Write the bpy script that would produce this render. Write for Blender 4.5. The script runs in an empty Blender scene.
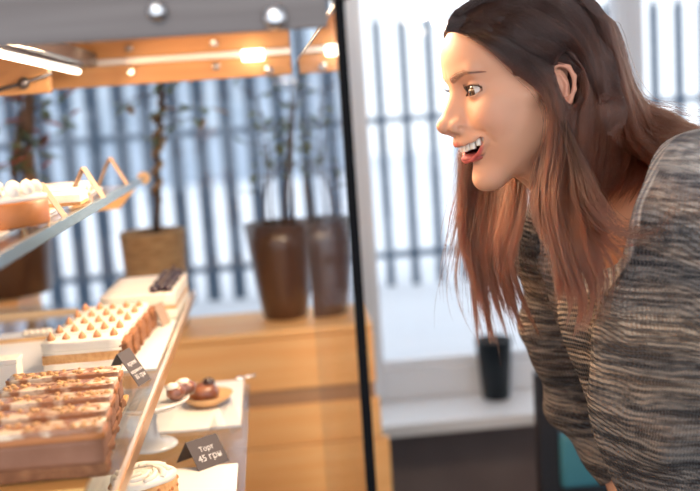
import bpy, bmesh, math, random
import numpy as np
from mathutils import Vector, Matrix, noise
from mathutils.bvhtree import BVHTree
random.seed(7); rng = np.random.default_rng(7)
SC = bpy.context.scene; COL = SC.collection
PI = math.pi

# ------------------------------------------------------------------ camera
CAM = Vector((0.0, 0.0, 1.45)); F = 1000.0
Yc = Vector((-88.0, 133.5, -F)).normalized()
r_ = math.radians(4.5)
xz = (-88 * math.cos(r_) + 133.5 * math.sin(r_)) / F
Xc = Vector((math.cos(r_), math.sin(r_), xz)).normalized()
Zc = Xc.cross(Yc).normalized()
ROT = Matrix((Xc, Yc, Zc))           # camera space -> world space
cd = bpy.data.cameras.new('camera'); cam = bpy.data.objects.new('camera', cd); COL.objects.link(cam)
cam.matrix_world = Matrix.Translation(CAM) @ ROT.to_4x4()
cd.sensor_width = 36; cd.lens = 36 * F / 700
cd.clip_start = .05; cd.clip_end = 200
cd.dof.use_dof = True; cd.dof.focus_distance = 1.2; cd.dof.aperture_fstop = 2.7
SC.camera = cam

def ray(px, py):
    return ROT @ Vector(((px - 350) / F, (245.5 - py) / F, -1.0))
def P(px, py, Y):                    # the point seen at a pixel, at depth Y in the room
    d = ray(px, py); return CAM + d * (Y / d.y)
def PZ(px, py, z):                   # the point seen at a pixel, at height z
    d = ray(px, py); return CAM + d * ((z - CAM.z) / d.z)
def PIX(p):
    v = ROT.transposed() @ (Vector(p) - CAM); return (350 + F * v.x / -v.z, 245.5 - F * v.y / -v.z)

# ------------------------------------------------------------------ materials
def mat(name, col, rough=.5, metal=0, spec=.5, bump=None, noise_col=None, emit=None, sss=0, coat=0, trans=0, sheen=0):
    m = bpy.data.materials.new(name); m.use_nodes = True; nt = m.node_tree; N = nt.nodes; L = nt.links
    b = N['Principled BSDF']
    b.inputs['Base Color'].default_value = (*col, 1); b.inputs['Roughness'].default_value = rough
    b.inputs['Metallic'].default_value = metal; b.inputs['Specular IOR Level'].default_value = spec
    if sss:
        b.inputs['Subsurface Weight'].default_value = sss; b.inputs['Subsurface Radius'].default_value = (1, .35, .2)
        b.inputs['Subsurface Scale'].default_value = .006
    if coat: b.inputs['Coat Weight'].default_value = coat; b.inputs['Coat Roughness'].default_value = .08
    if trans: b.inputs['Transmission Weight'].default_value = trans
    if sheen: b.inputs['Sheen Weight'].default_value = sheen
    if emit:
        b.inputs['Emission Color'].default_value = (*emit[0], 1); b.inputs['Emission Strength'].default_value = emit[1]
    tc = N.new('ShaderNodeTexCoord')
    if noise_col:
        col2, scale, stretch, lo, hi = noise_col
        mp = N.new('ShaderNodeMapping'); mp.inputs['Scale'].default_value = stretch; L.new(tc.outputs['Object'], mp.inputs[0])
        n = N.new('ShaderNodeTexNoise'); n.inputs['Scale'].default_value = scale; n.inputs['Detail'].default_value = 6
        L.new(mp.outputs[0], n.inputs['Vector'])
        cr = N.new('ShaderNodeValToRGB'); cr.color_ramp.elements[0].position = lo; cr.color_ramp.elements[1].position = hi
        cr.color_ramp.elements[0].color = (*col, 1); cr.color_ramp.elements[1].color = (*col2, 1)
        L.new(n.outputs['Fac'], cr.inputs[0]); L.new(cr.outputs[0], b.inputs['Base Color'])
    if bump:
        scale, stren, dist = bump
        n = N.new('ShaderNodeTexNoise'); n.inputs['Scale'].default_value = scale; n.inputs['Detail'].default_value = 4
        L.new(tc.outputs['Object'], n.inputs['Vector'])
        bp = N.new('ShaderNodeBump'); bp.inputs['Strength'].default_value = stren; bp.inputs['Distance'].default_value = dist
        L.new(n.outputs['Fac'], bp.inputs['Height']); L.new(bp.outputs[0], b.inputs['Normal'])
    return m

def glass_mat(name, tint, base, edge, power=4.0):
    """sheet glass: lets light straight through, reflects more at grazing angles"""
    m = bpy.data.materials.new(name); m.use_nodes = True; nt = m.node_tree; N = nt.nodes; L = nt.links
    N.clear(); out = N.new('ShaderNodeOutputMaterial')
    t = N.new('ShaderNodeBsdfTransparent'); t.inputs[0].default_value = (*tint, 1)
    g = N.new('ShaderNodeBsdfGlossy'); g.inputs['Roughness'].default_value = .015; g.inputs[0].default_value = (.96, .97, 1, 1)
    lw = N.new('ShaderNodeLayerWeight'); lw.inputs['Blend'].default_value = .5
    p = N.new('ShaderNodeMath'); p.operation = 'POWER'; p.inputs[1].default_value = power
    L.new(lw.outputs['Facing'], p.inputs[0])
    mr = N.new('ShaderNodeMapRange'); mr.inputs['To Min'].default_value = base; mr.inputs['To Max'].default_value = edge
    L.new(p.outputs[0], mr.inputs['Value'])
    mx = N.new('ShaderNodeMixShader'); L.new(mr.outputs[0], mx.inputs[0]); L.new(t.outputs[0], mx.inputs[1]); L.new(g.outputs[0], mx.inputs[2])
    L.new(mx.outputs[0], out.inputs[0])
    return m

def wood_mat(name, c1, c2, grain=(1.2, 14, 14), rough=.42):
    m = mat(name, c1, rough, noise_col=(c2, 3.0, grain, .3, .72), bump=(60, .05, .002)); return m

M = {}
M['pine'] = wood_mat('oiled_pine', (.90, .47, .17), (.95, .60, .26))
M['pine_v'] = wood_mat('header_board_wood', (.50, .235, .085), (.62, .33, .13))
M['steel'] = mat('brushed_steel', (.13, .112, .108), .45, .8, noise_col=((.18, .16, .155), 2, (1, 1, 30), .35, .65))
M['chrome'] = mat('chrome', (.85, .86, .88), .12, 1)
M['darkmetal'] = mat('dark_metal', (.16, .15, .16), .4, .8)
M['rubber'] = mat('black_gasket', (.003, .003, .004), .6, spec=.1)
M['glass'] = glass_mat('case_glass', (.985, .99, .99), .03, .95, 2.6)
M['shelfglass'] = glass_mat('shelf_glass', (.95, .97, .97), .05, .6, 4)
M['shelfedge'] = mat('polished_glass_edge', (.15, .21, .25), .15, .1, .6)
M['winglass'] = glass_mat('window_glass', (.97, .98, .985), .03, .5, 5)
M['winframe'] = mat('white_window_frame', (.84, .85, .88), .4, bump=(20, .03, .002))
M['sill'] = mat('white_sill', (.90, .91, .93), .3)
M['wall'] = mat('grey_brown_wall', (.21, .155, .145), .8, noise_col=((.26, .20, .185), 5, (1, 1, 1), .3, .7), bump=(80, .2, .003))
M['whitewall'] = mat('pale_wall', (.66, .65, .66), .8, bump=(90, .1, .002))
M['floor'] = mat('dark_floor', (.05, .045, .05), .5, noise_col=((.08, .07, .07), 4, (1, 8, 1), .3, .7))
M['snow'] = mat('snowy_ground', (.88, .90, .94), .9, bump=(3, .4, .05), noise_col=((.80, .83, .88), 1.5, (1, 1, 1), .4, .7))
M['fence'] = mat('painted_steel_blue_grey', (.085, .125, .18), .5, .2, bump=(50, .1, .002))

def obj(name, me_or_bm, m=None, parent=None, smooth=False):
    if isinstance(me_or_bm, bmesh.types.BMesh):
        me = bpy.data.meshes.new(name); me_or_bm.to_mesh(me); me_or_bm.free()
    else: me = me_or_bm
    o = bpy.data.objects.new(name, me); COL.objects.link(o)
    if m is not None:
        for mm in (m if isinstance(m, (list, tuple)) else [m]): me.materials.append(mm)
    if smooth:
        for p in me.polygons: p.use_smooth = True
    if parent is not None: o.parent = parent
    return o
def tag(o, label=None, cat=None, group=None, kind=None):
    if label: o['label'] = label
    if cat: o['category'] = cat
    if group: o['group'] = group
    if kind: o['kind'] = kind
    return o
def thing(name, label, cat, loc=(0, 0, 0), rz=0, group=None):
    o = bpy.data.objects.new(name, None); COL.objects.link(o); o.empty_display_size = .05
    o.location = loc; o.rotation_euler = (0, 0, rz); return tag(o, label, cat, group)
def copy_tree(o, parent=None):
    c = o.copy(); COL.objects.link(c); c.parent = parent
    for ch in list(o.children): copy_tree(ch, c)
    return c

# bmesh shape adders
def BM(): return bmesh.new()
def box(bm, x0, x1, y0, y1, z0, z1, bev=0, mi=0):
    r = bmesh.ops.create_cube(bm, size=1); vs = r['verts']
    bmesh.ops.scale(bm, vec=(abs(x1 - x0), abs(y1 - y0), abs(z1 - z0)), verts=vs)
    bmesh.ops.translate(bm, vec=((x0 + x1) / 2, (y0 + y1) / 2, (z0 + z1) / 2), verts=vs)
    fs = {f for v in vs for f in v.link_faces}
    for f in fs: f.material_index = mi
    if bev:
        es = list({e for v in vs for e in v.link_edges})
        r = bmesh.ops.bevel(bm, geom=es, offset=bev, segments=2, affect='EDGES', profile=.6)
        for f in r['faces']: f.material_index = mi
        return r['verts']
    return vs
def lathe(bm, prof, seg=32, loc=(0, 0, 0), mi=0, sx=1, sy=1, closed=True, wob=0):
    rings = []
    for (r, z) in prof:
        ring = []
        for i in range(seg):
            a = 2 * PI * i / seg
            rr = r * (1 + wob * math.sin(a * 3 + z * 40))
            ring.append(bm.verts.new((loc[0] + rr * math.cos(a) * sx, loc[1] + rr * math.sin(a) * sy, loc[2] + z)))
        rings.append(ring)
    for a, b in zip(rings, rings[1:]):
        for i in range(seg):
            f = bm.faces.new((a[i], a[(i + 1) % seg], b[(i + 1) % seg], b[i])); f.material_index = mi; f.smooth = True
    if closed:
        f = bm.faces.new(rings[0][::-1]); f.material_index = mi
        f = bm.faces.new(rings[-1]); f.material_index = mi
def tube(bm, pts, rad, seg=8, mi=0):
    pts = [Vector(p) for p in pts]; rings = []
    up = Vector((0, 0, 1))
    for i, p in enumerate(pts):
        d = (pts[min(i + 1, len(pts) - 1)] - pts[max(i - 1, 0)]).normalized()
        a = d.cross(up)
        if a.length < .05: a = d.cross(Vector((1, 0, 0)))
        a.normalize(); b = d.cross(a).normalized()
        r = rad[i] if isinstance(rad, (list, tuple)) else rad
        rings.append([bm.verts.new(p + (a * math.cos(2 * PI * k / seg) + b * math.sin(2 * PI * k / seg)) * r) for k in range(seg)])
    for A, B in zip(rings, rings[1:]):
        for k in range(seg):
            f = bm.faces.new((A[k], A[(k + 1) % seg], B[(k + 1) % seg], B[k])); f.smooth = True; f.material_index = mi
    bm.faces.new(rings[0][::-1]).material_index = mi; bm.faces.new(rings[-1]).material_index = mi
def blob(bm, c, r, sub=3, amp=0, fr=40, mi=0, seed=0):
    res = bmesh.ops.create_icosphere(bm, subdivisions=sub, radius=1)
    for v in res['verts']:
        n = v.co.copy(); k = 1 + amp * noise.noise(n * fr + Vector((seed, seed * 1.7, 0)))
        v.co = Vector((c[0] + n.x * r[0] * k, c[1] + n.y * r[1] * k, c[2] + n.z * r[2] * k))
        for f in v.link_faces: f.smooth = True; f.material_index = mi
def text_mesh(body, size, extrude=0.0002):
    cu = bpy.data.curves.new('lettering', 'FONT'); cu.body = body; cu.size = size; cu.extrude = extrude
    cu.align_x = 'CENTER'; cu.align_y = 'CENTER'; cu.resolution_u = 3
    o = bpy.data.objects.new('lettering', cu); COL.objects.link(o)
    dg = bpy.context.evaluated_depsgraph_get(); me = bpy.data.meshes.new_from_object(o.evaluated_get(dg))
    bpy.data.objects.remove(o); return me
# ------------------------------------------------------------------ the room and outside
def struct(name, bm, m): return tag(obj(name, bm, m), kind='structure')
YW = 2.95                                    # window wall plane
z_sill = PZ(457, 425, .6).z
pS = P(457, 420, 2.68); ZS = pS.z            # sill height
xj0, xj1 = P(346, 200, YW).x, P(372, 200, YW).x
xk0, xk1 = P(612, 60, YW).x, P(643, 60, YW).x
zg = P(430, 358, YW).z                       # glass bottom
X0, X1, ZT, ZF = -2.6, 2.6, 2.75, 0.0
bm = BM(); box(bm, X0, X1, -1.6, YW + .1, -.06, 0); struct('floor', bm, M['floor'])
bm = BM(); box(bm, X0, X1, -1.6, YW + .1, ZT, ZT + .06); struct('ceiling', bm, M['whitewall'])
bm = BM(); box(bm, X0 - .1, X0, -1.6, YW + .1, 0, ZT); struct('wall_left', bm, M['whitewall'])
bm = BM(); box(bm, X1, X1 + .1, -1.6, YW + .1, 0, ZT); struct('wall_right', bm, M['whitewall'])
bm = BM(); box(bm, X0, X1, YW - .03, YW + .12, 0, ZS - .03); struct('wall_back', bm, M['wall'])
bm = BM(); box(bm, X0, X1, YW - .03, YW + .12, ZT - .12, ZT); struct('wall_back_top', bm, M['whitewall']); bpy.data.objects['wall_back_top'].name = 'wall_back.001'
bm = BM(); box(bm, X0, X1, 2.68, YW, ZS - .035, ZS, .004); struct('trim_1', bm, M['sill'])
spans = [(X0, xj0 - .0), (xj1 - .0, xk0), (xk1, X1)]
edges = [X0, (xj0 + xj1) / 2, (xk0 + xk1) / 2, X1]
for i in range(3):
    a, b = edges[i], edges[i + 1]; hw = (xj1 - xj0) / 2
    fw = hw
    bm = BM()
    box(bm, a, a + fw, YW - .035, YW + .05, ZS, ZT - .12, .006); box(bm, b - fw, b, YW - .035, YW + .05, ZS, ZT - .12, .006)
    box(bm, a + fw, b - fw, YW - .03, YW + .05, ZS, zg - .02, .006); box(bm, a + fw, b - fw, YW - .01, YW + .04, zg - .02, zg, .004)
    box(bm, a + fw, b - fw, YW - .03, YW + .05, ZT - .2, ZT - .12, .006)
    w = struct('window_%d' % (i + 1), bm, M['winframe'])
    g = BM(); box(g, a + fw - .01, b - fw + .01, YW + .012, YW + .018, zg - .01, ZT - .19); obj('pane', g, M['winglass'], w)
# outside
bm = BM()
n = 40; W = 16
gv = [[bm.verts.new((-W / 2 + W * i / n, YW + .12 + 14 * j / n, .60 + .05 * noise.noise(Vector((i * .5, j * .5, 3))))) for i in range(n + 1)] for j in range(n + 1)]
for j in range(n):
    for i in range(n): bm.faces.new((gv[j][i], gv[j][i + 1], gv[j + 1][i + 1], gv[j + 1][i])).smooth = True
struct('ground', bm, M['snow'])

YF = 4.6
fence = thing('metal_fence', 'tall blue-grey steel picket fence standing outside behind the windows', 'fence', (0, YF, .1))
zr1 = P(240, 130, YF).z; zr2 = P(300, 262, YF).z; ztop = P(380, 22, YF).z; ztopL = P(30, -60, YF).z
sp = .118
def picket_mesh(h, w, d):
    bm = BM(); box(bm, -w / 2, w / 2, -d / 2, d / 2, 0, h, .004)
    box(bm, -w * .25, w * .25, -d * .3, d * .3, h, h + .03, .003)
    me = bpy.data.meshes.new('picket'); bm.to_mesh(me); bm.free(); me.materials.append(M['fence']); return me
me_tall = picket_mesh(ztop - .1, .036, .03); me_short = picket_mesh(zr1 - .1 + .01, .022, .022)
me_high = picket_mesh(ztopL - .1, .060, .03)
xs = P(380, 100, YF).x
k = 0
for i in range(-22, 15):
    x = xs + i * sp
    if x < P(345, 100, YF).x: me = me_high
    else: me = me_tall
    o = bpy.data.objects.new('picket', me); COL.objects.link(o); o.parent = fence; o.location = (x, 0, 0)
for z in (zr1 - .1, zr2 - .1, .12):
    bm = BM(); box(bm, -3.2, 3.2, -.02, .02, z - .014, z + .014, .003); o = obj('rail', bm, M['fence'], fence)

# pale house wall across the street, far behind the fence
M['house'] = mat('pale_plaster', (.46, .53, .61), .9, noise_col=((.38, .45, .54), .8, (1, 1, 1), .4, .65))
M['houseglass'] = mat('grey_blue_window', (.35, .42, .50), .2, noise_col=((.5, .56, .62), 2, (1, 1, 1), .4, .6))
hs = thing('pale_house', 'pale plastered house across the street behind the fence, left of the post', 'house', (-4.0, 13, 0))
bm = BM(); box(bm, -3.5, 4.75, -.2, 4, 0, 6, .02); box(bm, -3.7, 4.9, -.4, 4.2, 6, 6.2, .02); obj('house_wall', bm, M['house'], hs)
for i, (x, z) in enumerate([(-2.6, 1.2), (-1.2, 1.2), (.2, 1.2), (1.6, 1.2), (3.1, 1.2), (3.1, 3.6), (-2.6, 3.6), (-1.2, 3.6), (.2, 3.6), (1.6, 3.6)]):
    bm = BM(); box(bm, x, x + .8, -.26, -.15, z, z + 1.5, .01); o = obj('house_window', bm, M['houseglass'], hs)

# string of warm lights under the top of the window
M['bulb'] = mat('warm_bulb', (1, .9, .75), .3, emit=((1, .86, .66), 14))
M['wire'] = mat('thin_black_wire', (.02, .02, .02), .5)
sl = thing('fairy_lights', 'string of small warm bulbs hanging in the top of the middle window', 'string lights', tuple(P(425, -8, 2.8)))
pts = [(395, -2), (402, 4), (409, 1), (418, 8), (424, 14), (431, 10), (436, 20), (442, 22), (445, 4), (452, -6)]
base = sl.location.copy()
bm = BM(); tube(bm, [P(x, y, 2.8) - base + Vector((0, .004, .006)) for x, y in pts], .0012, 6); obj('wire', bm, M['wire'], sl)
bm = BM(); lathe(bm, [(.001, -.012), (.005, -.008), (.0065, 0), (.004, .007), (.0015, .009)], 12)
mb = bpy.data.meshes.new('bulb'); bm.to_mesh(mb); bm.free(); mb.materials.append(M['bulb'])
for x, y in pts:
    o = bpy.data.objects.new('bulb', mb); COL.objects.link(o); o.parent = sl; o.location = P(x, y, 2.8) - base

# black plant pot on the sill
M['blackpot'] = mat('black_glazed_pot', (.004, .009, .014), .35, spec=.3)
M['soil'] = mat('soil', (.035, .022, .015), .95, bump=(90, .8, .01))
M['leafdark'] = mat('dark_leaf', (.02, .05, .02), .5)
c = P(496, 395, 2.85)
pp = thing('black_flower_pot', 'small black tapered flower pot standing on the white window sill', 'flower pot', (c.x, 2.85, ZS))
hp = .182
bm = BM(); lathe(bm, [(.034, 0), (.040, .004), (.054, hp * .95), (.056, hp), (.050, hp), (.048, hp - .02)], 36); obj('pot', bm, M['blackpot'], pp)
bm = BM(); lathe(bm, [(.0475, hp - .024), (.048, hp - .014), (.02, hp - .008)], 24); obj('soil', bm, M['soil'], pp)

# dark framed chair with teal pad behind the woman
M['darkwood'] = mat('black_stained_wood', (.012, .010, .014), .5)
M['teal'] = mat('teal_upholstery', (.045, .20, .27), .7, bump=(300, .3, .002))
cx = P(547, 440, 2.05)
ch = thing('dining_chair', 'black framed chair with teal padded back standing behind the woman', 'chair', (cx.x, 2.05, 0), 0)
zb1 = P(575, 432, 2.05).z; zb0 = P(575, 484, 2.05).z
wch = .44
for sx in (0, wch):
    bm = BM(); box(bm, sx - .022, sx + .022, -.018, .018, 0, zb1 + .14, .004); obj('back_post', bm, M['darkwood'], ch)
bm = BM(); box(bm, .022, wch - .022, -.014, .014, zb0 - .03, zb0 - .002, .004); box(bm, .022, wch - .022, -.014, .014, zb1 + .055, zb1 + .09, .004); obj('back_rail', bm, M['darkwood'], ch)
bm = BM(); box(bm, .022, wch - .022, -.028, .02, zb0, zb1, .012); obj('backrest', bm, M['teal'], ch, True)
bm = BM(); box(bm, -.02, wch + .02, -.44, .0, .42, .45, .006); obj('seat_frame', bm, M['darkwood'], ch)
bm = BM(); box(bm, 0, wch, -.43, -.03, .45, .50, .018); obj('seat', bm, M['teal'], ch, True)
for sx in (0, wch):
    bm = BM(); box(bm, sx - .018, sx + .018, -.436, -.40, 0, .42, .004); obj('leg', bm, M['darkwood'], ch)
# ------------------------------------------------------------------ the glass display case
XP = .072; YN, YFAR = .85, 1.90
case = thing('display_case', 'glass pastry display case with pine boards, steel top rail and glass shelves', 'display case', (0, YN, 0))
def cpart(name, bm, m, parent=None, label=None, smooth=False):
    """geometry given in world space, parented under the case"""
    bmesh.ops.translate(bm, vec=(0, -YN, 0), verts=bm.verts)
    o = obj(name, bm, m, parent or case, smooth)
    if label: o['label'] = label
    return o
ZTOP = 1.45 + .083
XL = -1.05
ZDECK = P(300, 352, 1.9).z
# near steel rail
z0 = P(170, 37, YN).z; z1 = z0 + .115
bm = BM(); box(bm, XL, XP - .012, YN - .004, YN + .004, z0, z1, .001); box(bm, XL, XP - .012, YN - .004, YN + .03, z1 - .006, z1, .001)
rail = cpart('top_rail', bm, M['steel'])
for (px, py, r) in ((157, 11, .0085), (275, 17, .0105)):
    c = P(px, py, YN - .006)
    bm = BM(); lathe(bm, [(r, 0), (r, .004), (r * .85, .007), (r * .3, .009)], 28); bmesh.ops.rotate(bm, cent=(0, 0, 0), matrix=Matrix.Rotation(PI / 2, 3, 'X'), verts=bm.verts)
    bmesh.ops.translate(bm, vec=c, verts=bm.verts); cpart('bolt_cover', bm, M['chrome'], rail)
# far header boards, upper and lower with a steel strip between
zb = P(200, 80, 1.9).z; zs0 = P(200, 60, 1.9).z; zs1 = P(200, 53, 1.9).z; zt = z1
for (a, b, bz) in ((zb, zs0, (P(130, 72, 1.9).z, )), (zs1, zt, (P(130, 48, 1.9).z, ))):
    bm = BM(); box(bm, -.62, XP - .01, 1.90, 1.925, a, b, .003); hb = cpart('header_board', bm, M['pine_v'])
    for px in (130, 215):
        c = P(px, 60, 1.9); bm = BM(); lathe(bm, [(.008, 0), (.008, .003), (.005, .005)], 20)
        bmesh.ops.rotate(bm, cent=(0, 0, 0), matrix=Matrix.Rotation(PI / 2, 3, 'X'), verts=bm.verts)
        bmesh.ops.translate(bm, vec=(c.x, 1.90, bz[0]), verts=bm.verts); cpart('bolt', bm, M['chrome'], hb)
bm = BM(); box(bm, -.62, XP - .01, 1.896, 1.92, zs0, zs1, .001); cpart('metal_strip', bm, mat('pale_brushed_strip', (.62, .58, .55), .4, .6))
# left roof boards and rail running into depth
ZR = zt
bm = BM(); box(bm, XL, XP - .012, YN + .03, 1.925, ZR, ZR + .018, .002); cpart('roof_board', bm, M['pine_v'])
pL = P(78, 72, 1.86); XLED = pL.x
bm = BM(); box(bm, XLED - .30, XLED - .012, 1.66, 1.685, P(60, 92, 1.66).z, ZR, .003); cpart('side_board', bm, M['pine_v'])
bm = BM(); box(bm, XLED + .004, XLED + .03, YN + .03, 1.90, zs1 - .012, zs1 + .012, .002); box(bm, XLED - .012, XLED + .004, YN + .03, 1.9, zs1 - .006, zs1 + .004, .001); cpart('light_rail', bm, M['darkmetal'])
M['led'] = mat('led_strip', (1, .93, .8), .3, emit=((1, .88, .70), 5))
zl = pL.z
bm = BM(); box(bm, XLED - .006, XLED + .005, YN + .05, 1.86, zl - .003, zl + .003, .002); cpart('led_tube', bm, M['led'], label='glowing white led tube')
bm = BM(); box(bm, XLED - .008, XLED + .010, YN + .05, 1.86, zl + .005, zs1 - .012, .001); cpart('led_housing', bm, M['darkmetal'])
# lamp reflection in the glass, added as a glowing block; knob and hook
c = P(253, 55, 1.88)
bm = BM(); box(bm, c.x - .02, c.x + .02, 1.872, 1.895, c.z - .010, c.z + .010, .003); cpart('reflection_glow', bm, M['led'], label='small glowing block on the header board for a lamp reflection')
c = P(269, 70, 1.88); bm = BM(); blob(bm, (c.x, 1.885, c.z), (.009, .009, .009), 2); cpart('knob', bm, M['chrome'])
c = P(22, 83, 1.64); bm = BM(); blob(bm, (c.x, 1.652, c.z), (.010, .010, .010), 2)
tube(bm, [(c.x - .10, 1.652, c.z - .02), (c.x, 1.65, c.z), (c.x + .045, 1.652, c.z + .012)], .003, 8); cpart('wire_hook', bm, M['darkmetal'])
# front pane running into depth and its black gasket
z_top = ZTOP
bm = BM(); box(bm, XP - .003, XP + .003, YN, YFAR, .62, z_top, 0); cpart('front_glass', bm, M['glass'])
bm = BM(); box(bm, XP - .006, XP + .003, YN - .006, YN, .62, z1 + .02, .0008); cpart('gasket', bm, M['rubber'])
bm = BM(); box(bm, XP - .004, XP + .004, YN, YFAR, z_top, z_top + .004, .0008); box(bm, XP - .003, XP + .003, YFAR - .0005, YFAR + .002, .62, z_top, 0); cpart('glass_edge', bm, M['shelfedge'])
bm = BM(); box(bm, XP - .012, XP + .010, YN - .01, YN + .018, z_top + .006, z_top + .03, .003); cpart('glass_clamp', bm, M['darkmetal'])
# lower main shelf
zS1 = 1.45 - .336
e1 = PZ(188, 290, zS1); e0 = PZ(115, 491, zS1); XS1 = (e1.x + e0.x) / 2 + .004
bm = BM(); box(bm, XL, XS1 - .001, YN, 1.93, zS1 - .008, zS1, .001); s1 = cpart('glass_shelf', bm, M['shelfglass'])
M['shelfrim'] = mat('pale_shelf_rim', (.80, .74, .68), .15, .3, .8)
M['brass'] = mat('brass', (.72, .42, .20), .3, .8)
bm = BM(); box(bm, XS1 - .001, XS1 + .004, YN, 1.93, zS1 - .009, zS1 + .003, .001); cpart('shelf_rim', bm, M['shelfrim'], s1)
bm = BM(); box(bm, XS1 + .004, XS1 + .0065, YN, 1.93, zS1 - .011, zS1 + .004, .0005); cpart('edge_strip', bm, M['brass'], s1)
# upper shelf
zS2 = P(145, 176, 1.9).z
f1 = PZ(145, 176, zS2); f0 = PZ(0, 251, zS2); XS2 = (f1.x + f0.x) / 2
bm = BM(); box(bm, XL, XS2 - .004, YN, 1.90, zS2 - .008, zS2, .001); s2 = cpart('glass_shelf', bm, M['shelfglass'])
bm = BM(); box(bm, XS2 - .004, XS2 + .003, YN, 1.90, zS2 - .012, zS2 + .001, .001); cpart('shelf_rim', bm, M['shelfedge'], s2)
bm = BM(); tube(bm, [(XS2, 1.90, zS2 - .004), (XS2, 1.915, zS2 - .004)], .012, 16); cpart('shelf_stud', bm, M['brass'], s2)
# pine bracket under the upper shelf at the far end
bm = BM()
vs = [(XS2 - .005, zS2 - .013), (XS2 - .13, zS2 - .013), (XS2 - .13, zS2 - .055), (XS2 - .045, zS2 - .055)]
A = [bm.verts.new((x, 1.86, z)) for x, z in vs]; B = [bm.verts.new((x, 1.885, z)) for x, z in vs]
bm.faces.new(A); bm.faces.new(B[::-1])
for i in range(4): bm.faces.new((A[i], B[i], B[(i + 1) % 4], A[(i + 1) % 4]))
bmesh.ops.recalc_face_normals(bm, faces=bm.faces); cpart('shelf_bracket', bm, M['pine'])
# small post under it near the camera
c = P(28, 262, 1.25)
bm = BM(); lathe(bm, [(.004, 0), (.006, .004), (.004, .012), (.0045, .02), (.003, .028), (.006, .034)], 16, (c.x, 1.25, zS2 - .042)); cpart('shelf_hook', bm, M['brass'])
# bottom glass deck
zD = 1.45 - .47
pD = PZ(243, 400, zD); XD = pD.x + .01
bm = BM(); box(bm, XL, XD, YN, 1.72, zD - .008, zD, .001); s3 = cpart('glass_shelf', bm, M['shelfglass'])
c = PZ(240, 382, zD)
bm = BM(); blob(bm, (c.x, c.y, zD + .005), (.008, .008, .005), 3); tube(bm, [(c.x - .002, c.y, zD + .007), (c.x + .028, c.y - .002, zD + .010)], .0022, 8); cpart('deck_stud', bm, M['chrome'])
# base of the case: pine carcass, customer side open above it
zBase = .62
bm = BM(); box(bm, XL, XP + .02, YN - .02, 1.95, .02, zBase, .006); cpart('base_cabinet', bm, M['pine'])
bm = BM(); box(bm, XL, XL + .02, YN, 1.93, zBase, ZR, .003); cpart('side_panel', bm, M['pine'])

# pine cabinet under the windows: stacked fronts with a gap between
YCB = 2.28
ztp = P(285, 309, 2.53).z; xr = P(374, 345, YCB).x
zg1 = P(374, 382, YCB).z; zg2 = P(374, 398, YCB).z; zg3 = P(374, 438, YCB).z
cb = thing('pine_cabinet', 'long low pine cabinet with stacked drawer fronts under the window behind the case', 'cabinet', (0, YCB, 0))
bm = BM(); box(bm, -1.6, xr - .008, .024, .24, .0, ztp - .02, .004); obj('carcass', bm, M['darkwood'], cb)
bm = BM(); box(bm, -1.6, xr, -.0, .25, ztp - .018, ztp, .004); obj('cabinet_top', bm, M['pine'], cb)
M['gapwood'] = wood_mat('shadow_gap_rail_wood', (.42, .24, .13), (.48, .29, .16))
for (a, b, dx) in ((zg1, ztp - .02, 0), (zg3, zg2, .006), (zg3 - .2, zg3 - .002, .022), (.06, zg3 - .203, .022)):
    bm = BM(); box(bm, -.62, xr + dx, 0, .022, a, b, .003); obj('drawer_front', bm, M['pine'], cb)
    bm = BM(); box(bm, -1.6, -.625, 0, .022, a, b, .003); obj('drawer_front', bm, M['pine'], cb)
bm = BM(); box(bm, -1.6, xr - .004, .006, .022, zg2, zg1, .001); obj('gap_rail', bm, M['gapwood'], cb)

# ---------------- pots and plants standing on the cabinet
M['brownpot'] = mat('brown_glazed_pot', (.060, .030, .018), .28, noise_col=((.10, .045, .025), 6, (1, 1, .4), .35, .7), coat=.3)
M['basket'] = mat('woven_basket', (.34, .21, .10), .8, noise_col=((.50, .34, .18), 30, (1, 1, 4), .35, .65), bump=(120, .8, .004))
M['twig'] = mat('twig_bark', (.10, .065, .045), .8)
M['bark'] = mat('pale_brown_bark', (.26, .15, .09), .85, noise_col=((.12, .08, .06), 18, (1, 1, .3), .4, .6), bump=(60, .7, .004))
M['leaf'] = mat('olive_leaf', (.10, .16, .07), .5, noise_col=((.18, .22, .10), 9, (1, 1, 1), .35, .7))
M['leafred'] = mat('reddish_leaf', (.38, .09, .06), .55)
def leaf_cluster(name, spots, size, m, parent, seed=1):
    bm = BM(); R = random.Random(seed)
    for p in spots:
        a = R.uniform(0, 2 * PI); t = R.uniform(-.7, .7); L = size * R.uniform(.7, 1.3)
        d = Vector((math.cos(a) * math.cos(t), math.sin(a) * math.cos(t), math.sin(t))); s = d.cross(Vector((0, 0, 1))).normalized(); u = s.cross(d)
        p = Vector(p); pts = []
        for (q, w, h) in ((0, 0, 0), (.3, .2, .05), (.65, .2, .07), (1, 0, 0)):
            if w == 0: pts.append([bm.verts.new(p + d * L * q)])
            else: pts.append([bm.verts.new(p + d * L * q + s * w * L + u * h * L), bm.verts.new(p + d * L * q - u * .02 * L), bm.verts.new(p + d * L * q - s * w * L + u * h * L)])
        f = lambda *v: bm.faces.new(v)
        f(pts[0][0], pts[1][0], pts[1][1]); f(pts[0][0], pts[1][1], pts[1][2])
        f(pts[1][0], pts[2][0], pts[2][1], pts[1][1]); f(pts[1][1], pts[2][1], pts[2][2], pts[1][2])
        f(pts[2][0], pts[3][0], pts[2][1]); f(pts[2][1], pts[3][0], pts[2][2])
    o = obj(name, bm, m, parent, True); md = o.modifiers.new('leaf thickness', 'SOLIDIFY'); md.thickness = .0006; return o
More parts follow.
